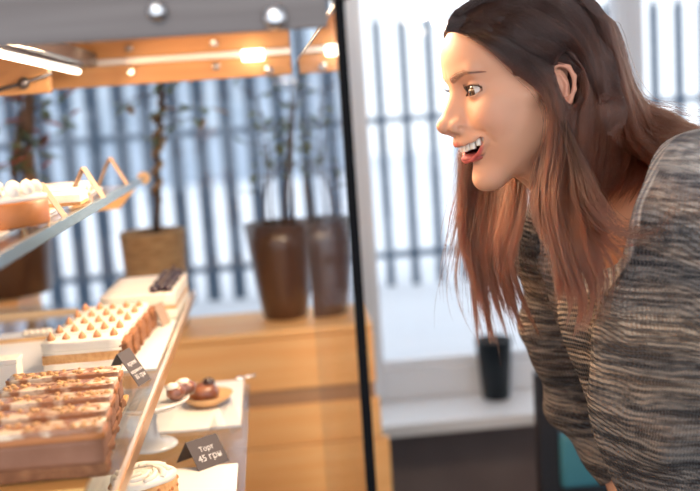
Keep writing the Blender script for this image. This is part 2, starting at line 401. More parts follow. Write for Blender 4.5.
# 1: brown pot beside the pane
YP = 2.435
c = P(286, 316, YP)
pl = thing('potted_sapling', 'dark brown tapered pot with thin bare twigs on the cabinet beside the glass pane', 'potted plant', (c.x, YP, ztp))
zt_ = P(279, 222, YP).z - ztp
r0, r1 = .050, .086
prof = [(r0, 0), (r0 + .004, .004)] + [(r0 + .004 + (r1 - r0 - .004) * (t ** .75), .004 + (zt_ - .004) * t) for t in (.25, .5, .75, 1)] + [(r1 - .005, zt_), (r1 - .008, zt_ - .02)]
bm = BM(); lathe(bm, prof, 40); obj('pot', bm, M['brownpot'], pl)
bm = BM(); lathe(bm, [(r1 - .010, zt_ - .03), (r1 - .009, zt_ - .016), (.02, zt_ - .01)], 28); obj('soil', bm, M['soil'], pl)
bm = BM(); tips = []; R = random.Random(4)
for (px, ptop, lean) in ((268, 150, -6), (275, 100, -16), (287, 70, 3), (291, 65, 6), (283, 90, 10)):
    a = P(px, 225, YP); b = P(px + lean, ptop, YP); base = Vector((c.x, YP, ztp))
    pts = []
    for k in range(9):
        t = k / 8; q = a.lerp(b, t) + Vector((math.sin(t * 5 + px) * .006, math.cos(t * 4 + px) * .02, 0)); pts.append(q - base)
        if k > 2:
            for s_ in range(2):
                q2 = q - base + Vector((R.uniform(-.06, .06), R.uniform(-.05, .05), R.uniform(-.005, .05))); tube(bm, [q - base, (q - base).lerp(q2, .5) + Vector((0, 0, .006)), q2], [.0015, .0012, .0008], 5); tips.append(q2)
    tube(bm, pts, [.0042 - .0028 * k / 8 for k in range(9)], 7)
obj('twigs', bm, M['twig'], pl); leaf_cluster('leaves', tips, .035, M['leaf'], pl, 3)
# 2: basket planter with thin trunk
YB = 2.43; c = P(160, 315, YB)
pl = thing('basket_planter', 'woven basket planter with a thin wrapped trunk standing behind the cream cakes', 'potted plant', (c.x, YB, ztp))
zt_ = P(160, 230, YB).z - ztp
bm = BM(); lathe(bm, [(.062, 0), (.066, .004), (.074, zt_ * .6), (.078, zt_ - .008), (.080, zt_), (.073, zt_), (.071, zt_ - .02)], 40, wob=.015); obj('basket', bm, M['basket'], pl)
bm = BM(); lathe(bm, [(.070, zt_ - .02), (.069, zt_ - .012), (.02, zt_ - .006)], 28); obj('soil', bm, M['soil'], pl)
base = Vector((c.x, YB, ztp)); R = random.Random(9)
a = P(156, 232, YB) - base; b = P(161, 60, YB) - base
bm = BM(); tube(bm, [a.lerp(b, k / 8) + Vector((math.sin(k * 1.3) * .003, 0, 0)) for k in range(9)], [.009 - .003 * k / 8 for k in range(9)], 10); obj('trunk', bm, M['twig'], pl)
bm = BM()
for k in range(30):
    t = .18 + .55 * k / 30; q = a.lerp(b, t); ang = k * 1.1
    tube(bm, [q + Vector((math.cos(ang) * .010, math.sin(ang) * .010, 0)), q + Vector((math.cos(ang + .9) * .012, math.sin(ang + .9) * .012, .012)), q + Vector((math.cos(ang + 1.8) * .009, math.sin(ang + 1.8) * .009, .02))], .0045, 6)
obj('trunk_wrap', bm, M['basket'], pl)
bm = BM(); tips = []
for k in range(9):
    t = .55 + .45 * k / 9; q = a.lerp(b, t); q2 = q + Vector((R.uniform(-.13, .13), R.uniform(-.08, .08), R.uniform(-.03, .07)))
    tube(bm, [q, q.lerp(q2, .5) + Vector((0, 0, .012)), q2], [.003, .002, .001], 6)
    tips += [q2, q.lerp(q2, .7), q.lerp(q2, .45)]
obj('branches', bm, M['twig'], pl); leaf_cluster('leaves', tips, .045, M['leaf'], pl, 6)
leaf_cluster('orange_leaves', [q + Vector((.02, -.01, .0)) for q in tips[::3]], .05, M['basket'], pl, 8)
# 3: crate with dark planter at the left
YQ = 2.405; zc = P(25, 292, YQ).z; xq = P(30, 300, YQ).x
cr = thing('pine_crate', 'pine crate standing on the cabinet at the far left under the dark planter', 'crate', (xq - .25, YQ, ztp))
hc = zc - ztp
bm = BM()
for k in range(3):
    za, zb_ = hc * k / 3 + .001, hc * (k + 1) / 3 - .003
    box(bm, -.25, .25, -.12, -.108, za, zb_, .002); box(bm, -.25, .25, .108, .12, za, zb_, .002); box(bm, -.25, -.238, -.108, .108, za, zb_, .002); box(bm, .238, .25, -.108, .108, za, zb_, .002)
obj('slats', bm, M['pine'], cr)
bm = BM(); box(bm, -.25, .25, -.12, .12, hc - .002, hc, 0); obj('lid', bm, M['pine'], cr)
base = Vector((P(8, 290, YQ).x, YQ, zc))
pl = thing('dark_planter', 'dark brown square planter with a thick leafy vine on the crate at far left', 'potted plant', base)
hq = P(8, 238, YQ).z - zc
bm = BM(); lathe(bm, [(.100, 0), (.104, .004), (.112, hq - .01), (.115, hq), (.106, hq), (.104, hq - .02)], 40, sy=.9); obj('pot', bm, M['brownpot'], pl)
bm = BM(); lathe(bm, [(.10, hq - .022), (.10, hq - .012), (.03, hq - .006)], 28); obj('soil', bm, M['soil'], pl)
a = P(33, 245, YQ) - base; b = P(26, 60, YQ) - base
bm = BM(); tube(bm, [a.lerp(b, k / 10) + Vector((math.sin(k * .9) * .006, 0, 0)) for k in range(11)], [.017 - .004 * k / 10 for k in range(11)], 12)
tube(bm, [a.lerp(b, k / 10) + Vector((-.03 + math.sin(k * .8 + 2) * .012, .01, 0)) for k in range(11)], [.011 - .003 * k / 10 for k in range(11)], 10); obj('trunk', bm, M['bark'], pl)
R = random.Random(13); tips = []
bm = BM()
for k in range(16):
    q = a.lerp(b, R.uniform(.35, 1.0)); q2 = q + Vector((R.uniform(-.10, .15), R.uniform(-.08, .08), R.uniform(-.04, .05)))
    tube(bm, [q, q.lerp(q2, .5) + Vector((0, 0, .01)), q2], [.003, .002, .001], 6); tips += [q2, q.lerp(q2, .75), q.lerp(q2, .5)]
obj('branches', bm, M['twig'], pl)
leaf_cluster('leaves', tips, .05, M['leaf'], pl, 2); leaf_cluster('red_leaves', [q + Vector((.012, -.02, .01)) for q in tips[::3]], .05, M['leafred'], pl, 5)
# ------------------------------------------------------------------ cakes, plates and price cards
M['cream'] = mat('white_cream', (.86, .80, .72), .55, sss=.05, bump=(60, .2, .002))
M['crumb'] = mat('light_crumb', (.70, .42, .20), .85, noise_col=((.56, .28, .11), 130, (1, 1, 1), .35, .7), bump=(260, .7, .002))
M['choc'] = mat('chocolate_crumb', (.20, .075, .03), .8, noise_col=((.33, .14, .06), 110, (1, 1, 1), .35, .7), bump=(220, .7, .002))
M['caramel'] = mat('caramel_layer', (.52, .19, .055), .4, noise_col=((.46, .16, .05), 60, (1, 1, 1), .35, .7))
M['nutglaze'] = mat('nut_glaze', (.40, .17, .08), .25, noise_col=((.88, .68, .48), 60, (1, 1, 1), .46, .60), coat=.4, bump=(120, .8, .003))
M['mousse'] = mat('cocoa_mousse', (.25, .105, .055), .6, noise_col=((.31, .14, .08), 30, (1, 1, 1), .35, .7), bump=(200, .3, .001))
M['kiss'] = mat('caramel_kiss', (.56, .25, .12), .4)
M['porcelain'] = mat('white_porcelain', (.86, .84, .82), .15, coat=.3)
M['marble'] = mat('white_board', (.84, .82, .80), .3, noise_col=((.72, .71, .71), 5, (1, 3, 1), .5, .8))
M['goldboard'] = mat('gold_cake_board', (.80, .45, .15), .35, .5)
M['slate'] = mat('dark_grey_card', (.075, .062, .070), .7, bump=(300, .1, .0005))
M['kraft'] = mat('kraft_card', (.40, .28, .21), .75)
M['chalk'] = mat('white_chalk', (.72, .70, .72), .9)
M['choco'] = mat('dark_chocolate', (.045, .018, .012), .22, coat=.4)
M['berry'] = mat('dark_berry', (.03, .012, .025), .25, coat=.5)
M['fig'] = mat('glazed_profiterole', (.28, .10, .05), .3, coat=.6, noise_col=((.12, .04, .03), 30, (1, 1, 1), .4, .7))
M['tan'] = mat('tan_wicker', (.60, .36, .18), .7, bump=(150, .6, .003))
M['clear'] = glass_mat('clear_acrylic', (.96, .97, .98), .10, .6, 3)

def slab(bm, w, d, z0, z1, bev=.002, wob=.0008, seed=0, mi=0):
    """a cut slab, centre of its base at the origin, with slightly uneven sides"""
    vs = []
    nx, ny, nz = 16, 5, 3
    tmp = bmesh.new(); bmesh.ops.create_cube(tmp, size=1)
    bmesh.ops.subdivide_edges(tmp, edges=tmp.edges, cuts=5, use_grid_fill=True)
    for v in tmp.verts:
        p = Vector((v.co.x * w, v.co.y * d, z0 + (v.co.z + .5) * (z1 - z0)))
        n_ = Vector((noise.noise(p * 140 + Vector((seed, 0, 0))), noise.noise(p * 140 + Vector((0, seed + 5, 0))), noise.noise(p * 140 + Vector((9, 0, seed))) * .5))
        v.co = p + n_ * wob
    idx = {v: bm.verts.new(v.co) for v in tmp.verts}
    for f in tmp.faces:
        g = bm.faces.new([idx[v] for v in f.verts]); g.material_index = mi; g.smooth = True
    tmp.free()

# --- meringue-topped cream slices (five rows, five toppings each)
def kiss_mesh():
    bm = BM(); prof = [(.0050, 0), (.0060, .0015), (.0052, .004), (.0036, .0065), (.0018, .0085), (.0006, .0105)]
    lathe(bm, prof, 14); me = bpy.data.meshes.new('meringue_kiss'); bm.to_mesh(me); bm.free(); me.materials.append(M['kiss']); return me
KM = kiss_mesh()
a0 = PZ(44, 376, zS1); a1 = PZ(126, 370, zS1); Wk = .107; DK = .049
LABK = ['cream slice with caramel kisses at the front of its row, nearest the dark price card',
        'second cream slice with caramel kisses, just behind the front one', 'middle cream slice of the five topped with caramel kisses',
        'fourth cream slice with caramel kisses from the front', 'rearmost cream slice with caramel kisses, before the berry cakes']
yk0 = a0.y + DK / 2
def kiss_slice(i, x, y, lab):
    t = thing('layered_cream_slice', lab, 'cake slice', (x, y, zS1 + .0042), 0, 'cream slices with caramel kisses')
    for nm, m, z0, z1, gx in (('cream_layer', 'cream', 0, .010, 0), ('sponge', 'crumb', .010, .0225, .0015), ('cream_layer', 'cream', .0225, .026, 0), ('frosting', 'cream', .026, .040, .0)):
        bm = BM(); slab(bm, Wk + gx, DK - .003, z0, z1, seed=i * 3 + z0 * 100, wob=.0012); obj(nm, bm, M[m], t)
    bm = BM(); slab(bm, .012, DK - .004, .003, .034, wob=.004, seed=i); bmesh.ops.translate(bm, vec=(Wk / 2 + .003, 0, 0), verts=bm.verts); obj('crumb_end', bm, M['choc'], t, True)
    for k in range(5):
        o = bpy.data.objects.new('kiss_topping', KM); COL.objects.link(o); o.parent = t; o.location = (-Wk / 2 + .010 + k * (Wk - .022) / 4 + rng.uniform(-.001, .001), rng.uniform(-.003, .003) - .006, .0398)
        o.scale = (1, 1, rng.uniform(.9, 1.25)); o.rotation_euler.z = rng.uniform(0, 3)
for i in range(5):
    kiss_slice(i, a0.x + Wk / 2 + .003 * i + .0, yk0 + DK * 1.06 * i, LABK[i])
# board under them
bm = BM(); box(bm, -.20, .085, -.02, .30, 0, .004, .001); tag(obj('serving_board', bm, M['marble']), 'thin white serving board under the caramel kiss slices on the main shelf', 'board').location = (a0.x + .07, yk0 - .03, zS1 + .0002)

# --- brown nut glazed slices
LABN = ['front nut-glazed brown slice, showing its whole tall cocoa side', 'second nut-glazed brown slice from the front', 'middle nut-glazed brown slice of the five',
        'fourth nut-glazed brown slice from the front', 'rearmost nut-glazed brown slice, next to the dark price card']
n0 = PZ(108, 478, zS1 + .006)
for i in range(5):
    t_ = i / 4
    xr_ = PZ(106 + 20 * t_, 478 - 62 * t_, zS1 + .006); y = n0.y + .020 + .051 * i
    wn = .125 + .0 * i
    t = thing('nut_glazed_slice', LABN[i], 'cake slice', (P(106 + 21 * t_, 440, y).x - wn / 2, y, zS1 + .0072), 0, 'nut-glazed brown slices')
    hN = .052; dN_ = .031
    for nm, m, z0, z1, gx, w_ in (('crumb_base', 'choc', 0, .012, 0, .003), ('mousse', 'mousse', .012, .036, -.002, .0015), ('caramel_band', 'caramel', .036, .042, .003, .001), ('glaze', 'nutglaze', .042, .048, .0, .002)):
        bm = BM(); slab(bm, wn + gx, dN_, z0, z1, seed=i * 7 + z0 * 90, wob=w_); obj(nm, bm, M[m], t)
    bm = BM(); R2 = random.Random(i + 40)
    for k in range(26):
        blob(bm, (R2.uniform(-wn / 2 + .004, wn / 2 - .004), R2.uniform(-dN_ / 2 + .003, dN_ / 2 - .003), .0485), (R2.uniform(.002, .0045), R2.uniform(.002, .004), .0022), 1, .3, 5, seed=k)
    obj('chopped_nuts', bm, M['crumb'], t)
bm = BM(); box(bm, -.24, -.030, -.01, .30, 0, .006, .002); tag(obj('cake_board', bm, M['goldboard']), 'gold cake board under the brown nut-glazed slices', 'board').location = (n0.x + .012, n0.y - .012, zS1 + .0002)

# --- cream cakes with dark berries at the far end of the shelf
LABB = ['front cream cake slice with dark berries at its right end', 'second cream cake slice with dark berries at its end', 'third cream cake slice with dark berries at its end', 'rearmost cream cake slice with dark berries at its end']
for i in range(4):
    y = 1.70 + .052 * i; cR = P(176 + 3.3 * i, 290 - 6 * i, y)
    wB = .125
    t = thing('berry_cream_slice', LABB[i], 'cake slice', (cR.x - wB / 2, y, zS1 + .0002), 0, 'cream slices with dark berries')
    for nm, m, z0, z1 in (('cream_layer', 'cream', 0, .018), ('sponge', 'crumb', .018, .024), ('frosting', 'cream', .024, .046)):
        bm = BM(); slab(bm, wB, .046, z0, z1, wob=.0015, seed=i * 2 + z0 * 50); obj(nm, bm, M[m], t)
    bm = BM()
    for k in range(3): blob(bm, (wB / 2 - .012 - .012 * k, -.008 + .012 * (k % 2), .051), (.0085, .0085, .0085), 2, .15, 9, seed=k + i)
    obj('berries', bm, M['berry'], t)
    bm = BM(); tube(bm, [(wB / 2 - .03, .0, .046), (wB / 2 - .020, .004, .066)], [.0035, .003], 8); obj('chocolate_stick', bm, M['choco'], t)

# --- tent price cards
def tent(name, lab, mid, w, h, spread, m, rz, text=None, group=None, tsize=.016, thick=.0009):
    """a folded card: ridge along local x at height h, legs apart along local y"""
    t = thing(name, lab, 'price card', mid, rz, group); L = math.hypot(h, spread)
    for sg in (-1, 1):
        bm = BM(); box(bm, -w / 2, w / 2, -thick / 2, thick / 2, 0, L, 0)
        o = obj('card_face', bm, m, t); o.location = (0, sg * spread, 0); o.rotation_euler.x = math.atan2(spread, h) * sg
        if text and sg == -1:
            y_ = L * .62
            for j, (tx, sz) in enumerate(text):
                me = text_mesh(tx, sz, .0001); me.materials.append(M['chalk']); q = bpy.data.objects.new('handwriting', me); COL.objects.link(q); q.parent = o
                q.location = (0, -thick / 2 - .0003, y_); q.rotation_euler = (PI / 2, 0, 0); y_ -= sz * 1.25
    return t
# dark card at the kiss slices
c = P(122, 392, 1.25)
tent('price_card', 'dark grey folded price card with white handwriting, between the kiss slices and nut slices', (P(126, 380, 1.285).x, 1.285, zS1 + .0004), .034, .042, .027, M['slate'], math.radians(70), [('крем', .009), ('карамель', .0065), ('35 грн', .009)])
c = PZ(203, 468, zD)
tent('price_card', 'dark folded price card reading 45 beside the frosted nut cake on the lower deck', (c.x, c.y + .01, zD + .0052), .050, .034, .027, M['slate'], math.radians(38), [('Торт', .010), ('45 грн', .013)])
c = PZ(226, 437, zD)
tent('price_card', 'pale folded card standing behind the dark card reading 45', (c.x, c.y + .02, zD + .0052), .035, .044, .020, M['clear'], math.radians(60))
c = P(163, 322, 1.62)
tent('price_card', 'tan folded card at the right end of the berry cream slices', (P(160, 326, 1.62).x, 1.62, zS1 + .0002), .030, .040, .014, M['kraft'], math.radians(70))
for lab, px, py, Y, w, h in (('nearest tan folded card on the upper shelf, beside the round cake', 50, 214, 1.17, .013, .040),
                       ('middle tan folded card on the upper shelf', 92, 194, 1.42, .014, .044), ('farthest tan folded card on the upper shelf', 118, 178, 1.68, .014, .046)):
    tent('price_card', lab, (P(px - 6, py, Y).x, Y, zS2 + .0005), w, h, .026, M['kraft'], math.radians(72), None, 'tan cards on the upper shelf')

# --- upper shelf cakes
def round_cake(lab, x, y, z, r, h, side, top, sx=1):
    t = thing('round_cake', lab, 'cake', (x, y, z))
    bm = BM(); lathe(bm, [(r * .98, 0), (r, .003), (r, h * .92), (r * .97, h)], 48, wob=.008); obj('sponge', bm, side, t)
    bm = BM(); lathe(bm, [(r * .96, h - .001), (r * .97, h + .004), (r * .8, h + .008), (r * .3, h + .009), (.001, h + .010)], 40, wob=.03)
    for k in range(14):
        a = k * 2 * PI / 14; blob(bm, (math.cos(a) * r * .78, math.sin(a) * r * .78, h + .011), (.008, .008, .008), 2, .2, 8, seed=k)
    obj('cream_topping', bm, top, t); return t
c = PZ(-4, 236, zS2); round_cake('round golden cake topped with cream dollops on the upper shelf', c.x - .012, c.y + .06, zS2 + .004, .052, .026, M['caramel'], M['cream'])
t = thing('honey_cake_slice', 'small golden layered slice beside the round cake on the upper shelf', 'cake slice', (P(36, 214, 1.16).x, 1.16, zS2 + .004))
for z0, z1, m in ((0, .008, 'crumb'), (.008, .011, 'cream'), (.011, .019, 'crumb')):
    bm = BM(); slab(bm, .020, .04, z0, z1, seed=z0 * 80); obj('sponge' if m == 'crumb' else 'cream_layer', bm, M[m], t)
bm = BM(); box(bm, -.20, .085, -.14, .50, 0, .0035, .001); tag(obj('serving_board', bm, M['porcelain']), 'white serving board on the upper glass shelf under the cakes', 'board').location = (XS2 - .115, 1.12, zS2 + .0002)
for i, lab in enumerate(('front cream slice on the upper shelf, behind the round cake', 'middle cream slice on the upper shelf', 'rearmost cream slice on the upper shelf')):
    y = 1.30 + .11 * i; t = thing('cream_slice', lab, 'cake slice', (P(68 - 4 * i + 8 * i, 198, y).x - .03, y, zS2 + .004), 0, 'cream slices on the upper shelf')
    for z0, z1, m in ((0, .004, 'crumb'), (.004, .014, 'cream')):
        bm = BM(); slab(bm, .10, .06, z0, z1, seed=i); obj('pastry_base' if m == 'crumb' else 'cream_layer', bm, M[m], t)

# --- rear left of the main shelf: brass tray edge and a stack of white napkins
t = thing('glass_tray', 'clear tray with a brass rim on the main shelf behind the kiss slices, left', 'tray', (P(35, 335, 1.66).x - .03, 1.70, zS1 + .0002))
bm = BM(); box(bm, -.14, .075, -.12, .10, 0, .003, .001); obj('tray_base', bm, M['clear'], t)
bm = BM(); box(bm, -.14, .075, -.124, -.118, 0, .010, .001); obj('rim', bm, M['brass'], t); bm = BM(); box(bm, -.14, .075, .10, .106, 0, .010, .001); obj('rim', bm, M['brass'], t)
c = PZ(38, 338, zS1)
bm = BM()
for k in range(5): blob(bm, (k * .009 - .018, 0, .006), (.006, .006, .0055), 2, .1, 4, seed=k)
tag(obj('meringue', bm, M['cream'], None, True), 'row of tiny white meringues beside the brass-rimmed tray', 'meringues').location = (c.x, c.y, zS1 + .0035)
t = thing('white_box', 'small white card box at the left end of the brown nut slices', 'box', (P(4, 392, 1.22).x, 1.26, zS1 + .0066))
bm = BM(); box(bm, -.018, .012, -.015, .015, 0, .040, .002); obj('box_body', bm, M['cream'], t)
bm = BM(); box(bm, -.019, .013, -.016, .016, .040, .046, .001); obj('lid', bm, M['cream'], t)

# --- lower deck: boards, cake stands, pastries
bm = BM(); pa = PZ(245, 352, zD)
box(bm, -.34, .0, 0, .26, 0, .005, .001); tag(obj('marble_board', bm, M['marble']), 'white marble board at the rear of the lower deck under the pastry stand', 'board').location = (PZ(243, 400, zD).x, PZ(150, 436, zD).y, zD + .0002)
bm = BM(); box(bm, -.30, .0, 0, .255, 0, .005, .001); tag(obj('marble_board', bm, M['marble']), 'white marble board at the front of the lower deck under the dark price card', 'board').location = (PZ(239, 460, zD).x, YN + .20, zD + .0002)
def cake_stand(lab, x, y, z, r, h, rb):
    t = thing('cake_stand', lab, 'cake stand', (x, y, z))
    bm = BM(); lathe(bm, [(rb, 0), (rb, .003), (rb * .85, .006), (rb * .35, .010), (.010, .018), (.0085, h * .55), (.011, h * .8), (.020, h - .004)], 40); obj('pedestal', bm, M['porcelain'], t)
    bm = BM(); lathe(bm, [(.02, h - .005), (r * .8, h - .003), (r, h + .004), (r, h + .007), (r * .96, h + .005), (r * .7, h + .001), (.001, h)], 48, closed=False); obj('plate', bm, M['porcelain'], t)
    return t
cs = PZ(153, 446, zD + .005); hst = .060
pt = P(166, 402, cs.y)
cake_stand('white porcelain cake stand on the lower deck carrying glazed profiteroles', cs.x, cs.y, zD + .0052, .058, pt.z - zD - .005, .036)
zpl = pt.z + .004
for i, (px, lab) in enumerate(((176, 'glazed brown profiterole at the front of the white cake stand'), (187, 'glazed brown profiterole behind, at the right of the white cake stand'))):
    y = cs.y + (-.002, .018)[i]; q = P(px, 392, y); 
    t = thing('profiterole', lab, 'pastry', (q.x, y, zpl - .002))
    bm = BM(); blob(bm, (0, 0, .012), (.014, .013, .012), 3, .15, 2, seed=i); obj('choux', bm, M['fig'], t)
    bm = BM(); blob(bm, (-.004, -.002, .0205), (.010, .009, .0055), 3, .3, 3, seed=i + 4); obj('cream_cap', bm, M['cream'], t)
bk = PZ(208, 404, zD + .005)
t = thing('wicker_bowl', 'shallow tan wicker bowl right behind the white cake stand', 'bowl', (bk.x, bk.y, zD + .0052))
hb = .017
bm = BM(); lathe(bm, [(.024, 0), (.028, .003), (.036, hb * .5), (.042, hb), (.039, hb), (.030, hb * .55), (.018, hb * .45)], 36, wob=.01); obj('bowl_body', bm, M['tan'], t)
t = thing('chocolate_pastry', 'dark chocolate pastry lying in the wicker bowl', 'pastry', (bk.x - .004, bk.y, zD + .0052 + hb * .45))
bm = BM(); blob(bm, (0, 0, .012), (.024, .020, .016), 3, .25, 2.4, seed=3); obj('pastry_body', bm, M['fig'], t)
bm = BM(); blob(bm, (.008, 0, .028), (.010, .008, .008), 3, .3, 3, seed=6); obj('chocolate_cap', bm, M['choco'], t)
# second, low stand/box behind and frosted nut cake in front
c = PZ(145, 492, zD + .005)
t = thing('frosted_nut_cake', 'round pale frosted cake with chopped nuts, front left of the lower deck', 'cake', (P(143, 480, 1.19).x, 1.19, zD + .0052))
hc_ = P(143, 478, 1.19).z - zD - .005
bm = BM(); lathe(bm, [(.040, 0), (.041, .003), (.041, hc_ - .004), (.038, hc_)], 48, wob=.01); obj('sponge', bm, M['crumb'], t)
bm = BM(); lathe(bm, [(.039, hc_ - .002), (.040, hc_ + .004), (.034, hc_ + .007), (.02, hc_ + .006), (.001, hc_ + .009)], 40, wob=.04)
for k in range(9):
    a = k * 2 * PI / 9; pts = [(math.cos(a + j * .25) * (.034 - .004 * j), math.sin(a + j * .25) * (.034 - .004 * j), hc_ + .006 + .001 * j) for j in range(6)]
    tube(bm, pts, [.003, .004, .004, .0035, .003, .002], 8)
obj('frosting_swirl', bm, M['cream'], t)
bm = BM()
R2 = random.Random(77)
for k in range(60):
    a = R2.uniform(0, 2 * PI); blob(bm, (math.cos(a) * .041, math.sin(a) * .041, R2.uniform(.004, hc_ - .004)), (.0025, .0025, .003), 1, .3, 5, seed=k)
obj('chopped_nuts', bm, M['caramel'], t)
# ------------------------------------------------------------------ implicit-surface sculpting
import openvdb as vdb
def smin(a, b, k): h = np.clip(.5 + .5 * (b - a) / k, 0, 1); return b * (1 - h) + a * h - k * h * (1 - h)
def smax(a, b, k): return -smin(-a, -b, k)
def s_ell(X, c, r):
    p = [(X[i] - c[i]) for i in range(3)]
    k0 = np.sqrt((p[0] / r[0]) ** 2 + (p[1] / r[1]) ** 2 + (p[2] / r[2]) ** 2) + 1e-6
    k1 = np.sqrt((p[0] / r[0] ** 2) ** 2 + (p[1] / r[1] ** 2) ** 2 + (p[2] / r[2] ** 2) ** 2) + 1e-9
    return k0 * (k0 - 1) / k1
def s_cap(X, a, b, ra, rb=None):
    rb = ra if rb is None else rb
    a = np.array(a, float); b = np.array(b, float); d = b - a; L = float(d @ d) + 1e-9
    t = np.clip(((X[0] - a[0]) * d[0] + (X[1] - a[1]) * d[1] + (X[2] - a[2]) * d[2]) / L, 0, 1)
    return np.sqrt((X[0] - a[0] - t * d[0]) ** 2 + (X[1] - a[1] - t * d[1]) ** 2 + (X[2] - a[2] - t * d[2]) ** 2) - (ra + (rb - ra) * t)
def s_chain(X, pts, rs, k=3):
    f = None
    for i in range(len(pts) - 1):
        g = s_cap(X, pts[i], pts[i + 1], rs[i], rs[i + 1]); f = g if f is None else smin(f, g, k)
    return f
def grid(lo, hi, h):
    ax = [np.arange(lo[i], hi[i] + h, h, dtype=np.float32) for i in range(3)]
    return np.meshgrid(*ax, indexing='ij', sparse=True), ax
def poly(f, lo, h):
    f = np.ascontiguousarray(np.broadcast_to(f, f.shape).astype(np.float32))
    g = vdb.FloatGrid(10.0); g.copyFromArray(f)
    r = g.convertToPolygons(isovalue=0.0); pts, quads = r[0], r[-1]
    pts = pts * h + np.array(lo); return pts, quads[:, ::-1]
def mesh_from(name, pts, quads):
    me = bpy.data.meshes.new(name); me.vertices.add(len(pts)); me.vertices.foreach_set('co', pts.astype(np.float32).ravel())
    me.loops.add(len(quads) * 4); me.loops.foreach_set('vertex_index', quads.astype(np.int32).ravel())
    me.polygons.add(len(quads)); me.polygons.foreach_set('loop_start', np.arange(0, len(quads) * 4, 4, dtype=np.int32))
    me.polygons.foreach_set('loop_total', np.full(len(quads), 4, np.int32)) if False else None
    me.polygons.foreach_set('use_smooth', np.ones(len(quads), bool)); me.update(calc_edges=True); me.validate(); return me

# ---- head, in millimetres: x to her left and right, y forward, z up, origin between the ears
LIP_U = [(0, 95.2, -40.5), (5, 95.0, -39.6), (13, 92.3, -39.4), (24, 84, -36.8), (38, 68, -29.5)]
LIP_L = [(0, 89.0, -62.0), (12, 86.3, -59.6), (22, 80, -53), (31, 73, -41.5), (38, 68, -31.5)]
def head_sdf(X):
    x = np.abs(X[0]); X = (x, X[1], X[2])
    f = s_ell(X, (0, -10, 48), (72, 93, 75))
    f = smin(f, s_ell(X, (0, 38, 58), (60, 54, 50)), 22)
    f = smin(f, s_ell(X, (0, 34, -2), (58, 51, 58)), 18)
    f = smin(f, s_ell(X, (34, 34, -22), (25, 34, 42)), 22)     # full cheeks
    f = smin(f, s_ell(X, (0, 32, -52), (42, 47, 40)), 20)
    f = smin(f, s_ell(X, (0, 69, -88), (14, 15, 14.5)), 22)
    f = smin(f, s_cap(X, (44, -2, -34), (12, 60, -88), 13, 10), 20)
    f = smin(f, s_ell(X, (36, 60, -12), (20, 20, 18)), 18)
    f = smin(f, s_cap(X, (60, 10, 6), (46, 60, 0), 6, 8), 16)
    f = smin(f, s_cap(X, (6, 84, 38), (38, 76, 42), 6, 6), 12)
    f = smin(f, s_ell(X, (0, 83, -34), (25, 13, 19)), 14)      # maxilla
    # eye sockets
    f = smax(f, -s_ell(X, (30, 96, 21), (17, 17, 13)), 14)
    # nose
    f = smin(f, s_cap(X, (0, 82, 26), (0, 104, -10), 6, 8), 12)
    f = smin(f, s_cap(X, (0, 76, 16), (6, 92, -16), 9, 10), 10)
    f = smin(f, s_ell(X, (0, 109, -15.5), (8.5, 9, 8)), 8)
    f = smin(f, s_ell(X, (12, 97, -19), (6.3, 10, 8)), 6)
    f = smin(f, s_cap(X, (0, 109, -20), (0, 98, -27), 4, 4), 5)
    f = smax(f, -s_ell(X, (6, 103, -27.5), (3.0, 6, 4.2)), 2.5)
    # smile fold
    fold = s_chain(X, [(17, 95, -21), (27, 88, -27), (38, 76, -33), (43, 68, -46)], [1.2, 2.0, 2.2, .8])
    f = smax(f, -fold, 5)
    # eyelids and openings
    e = (31, 69, 19)
    f = smin(f, s_ell(X, e, (14.2, 14.2, 13.6)), 4)
    arch = s_ell(X, (e[0] + 2.0, 82, e[2] + .8), (14.6, 14, 5.8))
    f = smax(f, -arch, 1.0)
    crease = s_chain(X, [(20, 82, 24.5), (27, 84, 28.6), (35, 83, 29), (45, 75, 25)], [.6, 1.0, 1.0, .5], 1); f = smax(f, -crease, 3)
    # mouth opening
    cav = s_chain(X, [(0, 92, -52), (10, 90, -51), (19, 85, -47), (28, 77, -39.5), (36.5, 70, -31.5)], [9.2, 8.6, 6.6, 3.8, 1.2], 4)
    cav = np.minimum(cav, s_ell(X, (0, 68, -50), (24, 26, 11)))
    lips = s_chain(X, LIP_U, [3.3, 3.4, 3.2, 2.6, 1.3], 3)
    lipl = s_chain(X, LIP_L, [3.7, 3.6, 3.1, 2.2, 1.3], 3)
    f = smin(f, lips, 7); f = smin(f, lipl, 7)
    f = smax(f, -cav, 1.5)
    f = smax(f, -s_ell(X, (0, 96, -76), (22, 9, 4.5)), 9)
    # neck
    f = smin(f, s_cap(X, (0, -22, -20), (0, -62, -135), 50, 50), 18)
    f = smin(f, s_cap(X, (14, 20, -75), (10, -14, -125), 12, 12), 18)
    # ear
    Xf = X; X = tuple((c - o_) / .9 + o_ for c, o_ in zip(X, (74, -12, 3)))
    ear = s_ell(X, (74, -12, 2), (4, 15, 26))
    helix = s_chain(X, [(73, 0, 6), (75, 2, 18), (77, -4, 28), (80, -15, 32), (83, -25, 26), (84, -30, 13), (82, -28, -3), (79, -21, -17), (77, -12, -25), (75, -4, -22)], [2.2, 2.6, 2.9, 3.0, 3.1, 3.1, 2.9, 3.2, 4.8, 3.8], 3)
    ear = smin(ear, helix, 3)
    anti = s_chain(X, [(78, -14, 20), (79.5, -20, 6), (79, -17, -8), (77, -7, -13)], [1.8, 2.4, 2.4, 2.2], 2)
    ear = smin(ear, anti, 3)
    ear = smax(ear, -s_ell(X, (81, -8, -1), (5.5, 7, 9)), 2)
    ear = smin(ear, s_ell(X, (73, 3, -4), (4, 3.5, 6)), 2) * .9; X = Xf
    f = smin(f, ear, 4)
    return f
hlo, hhi, hh = (-90, -115, -150), (90, 130, 135), 1.35
XH, _ = grid(hlo, hhi, hh)
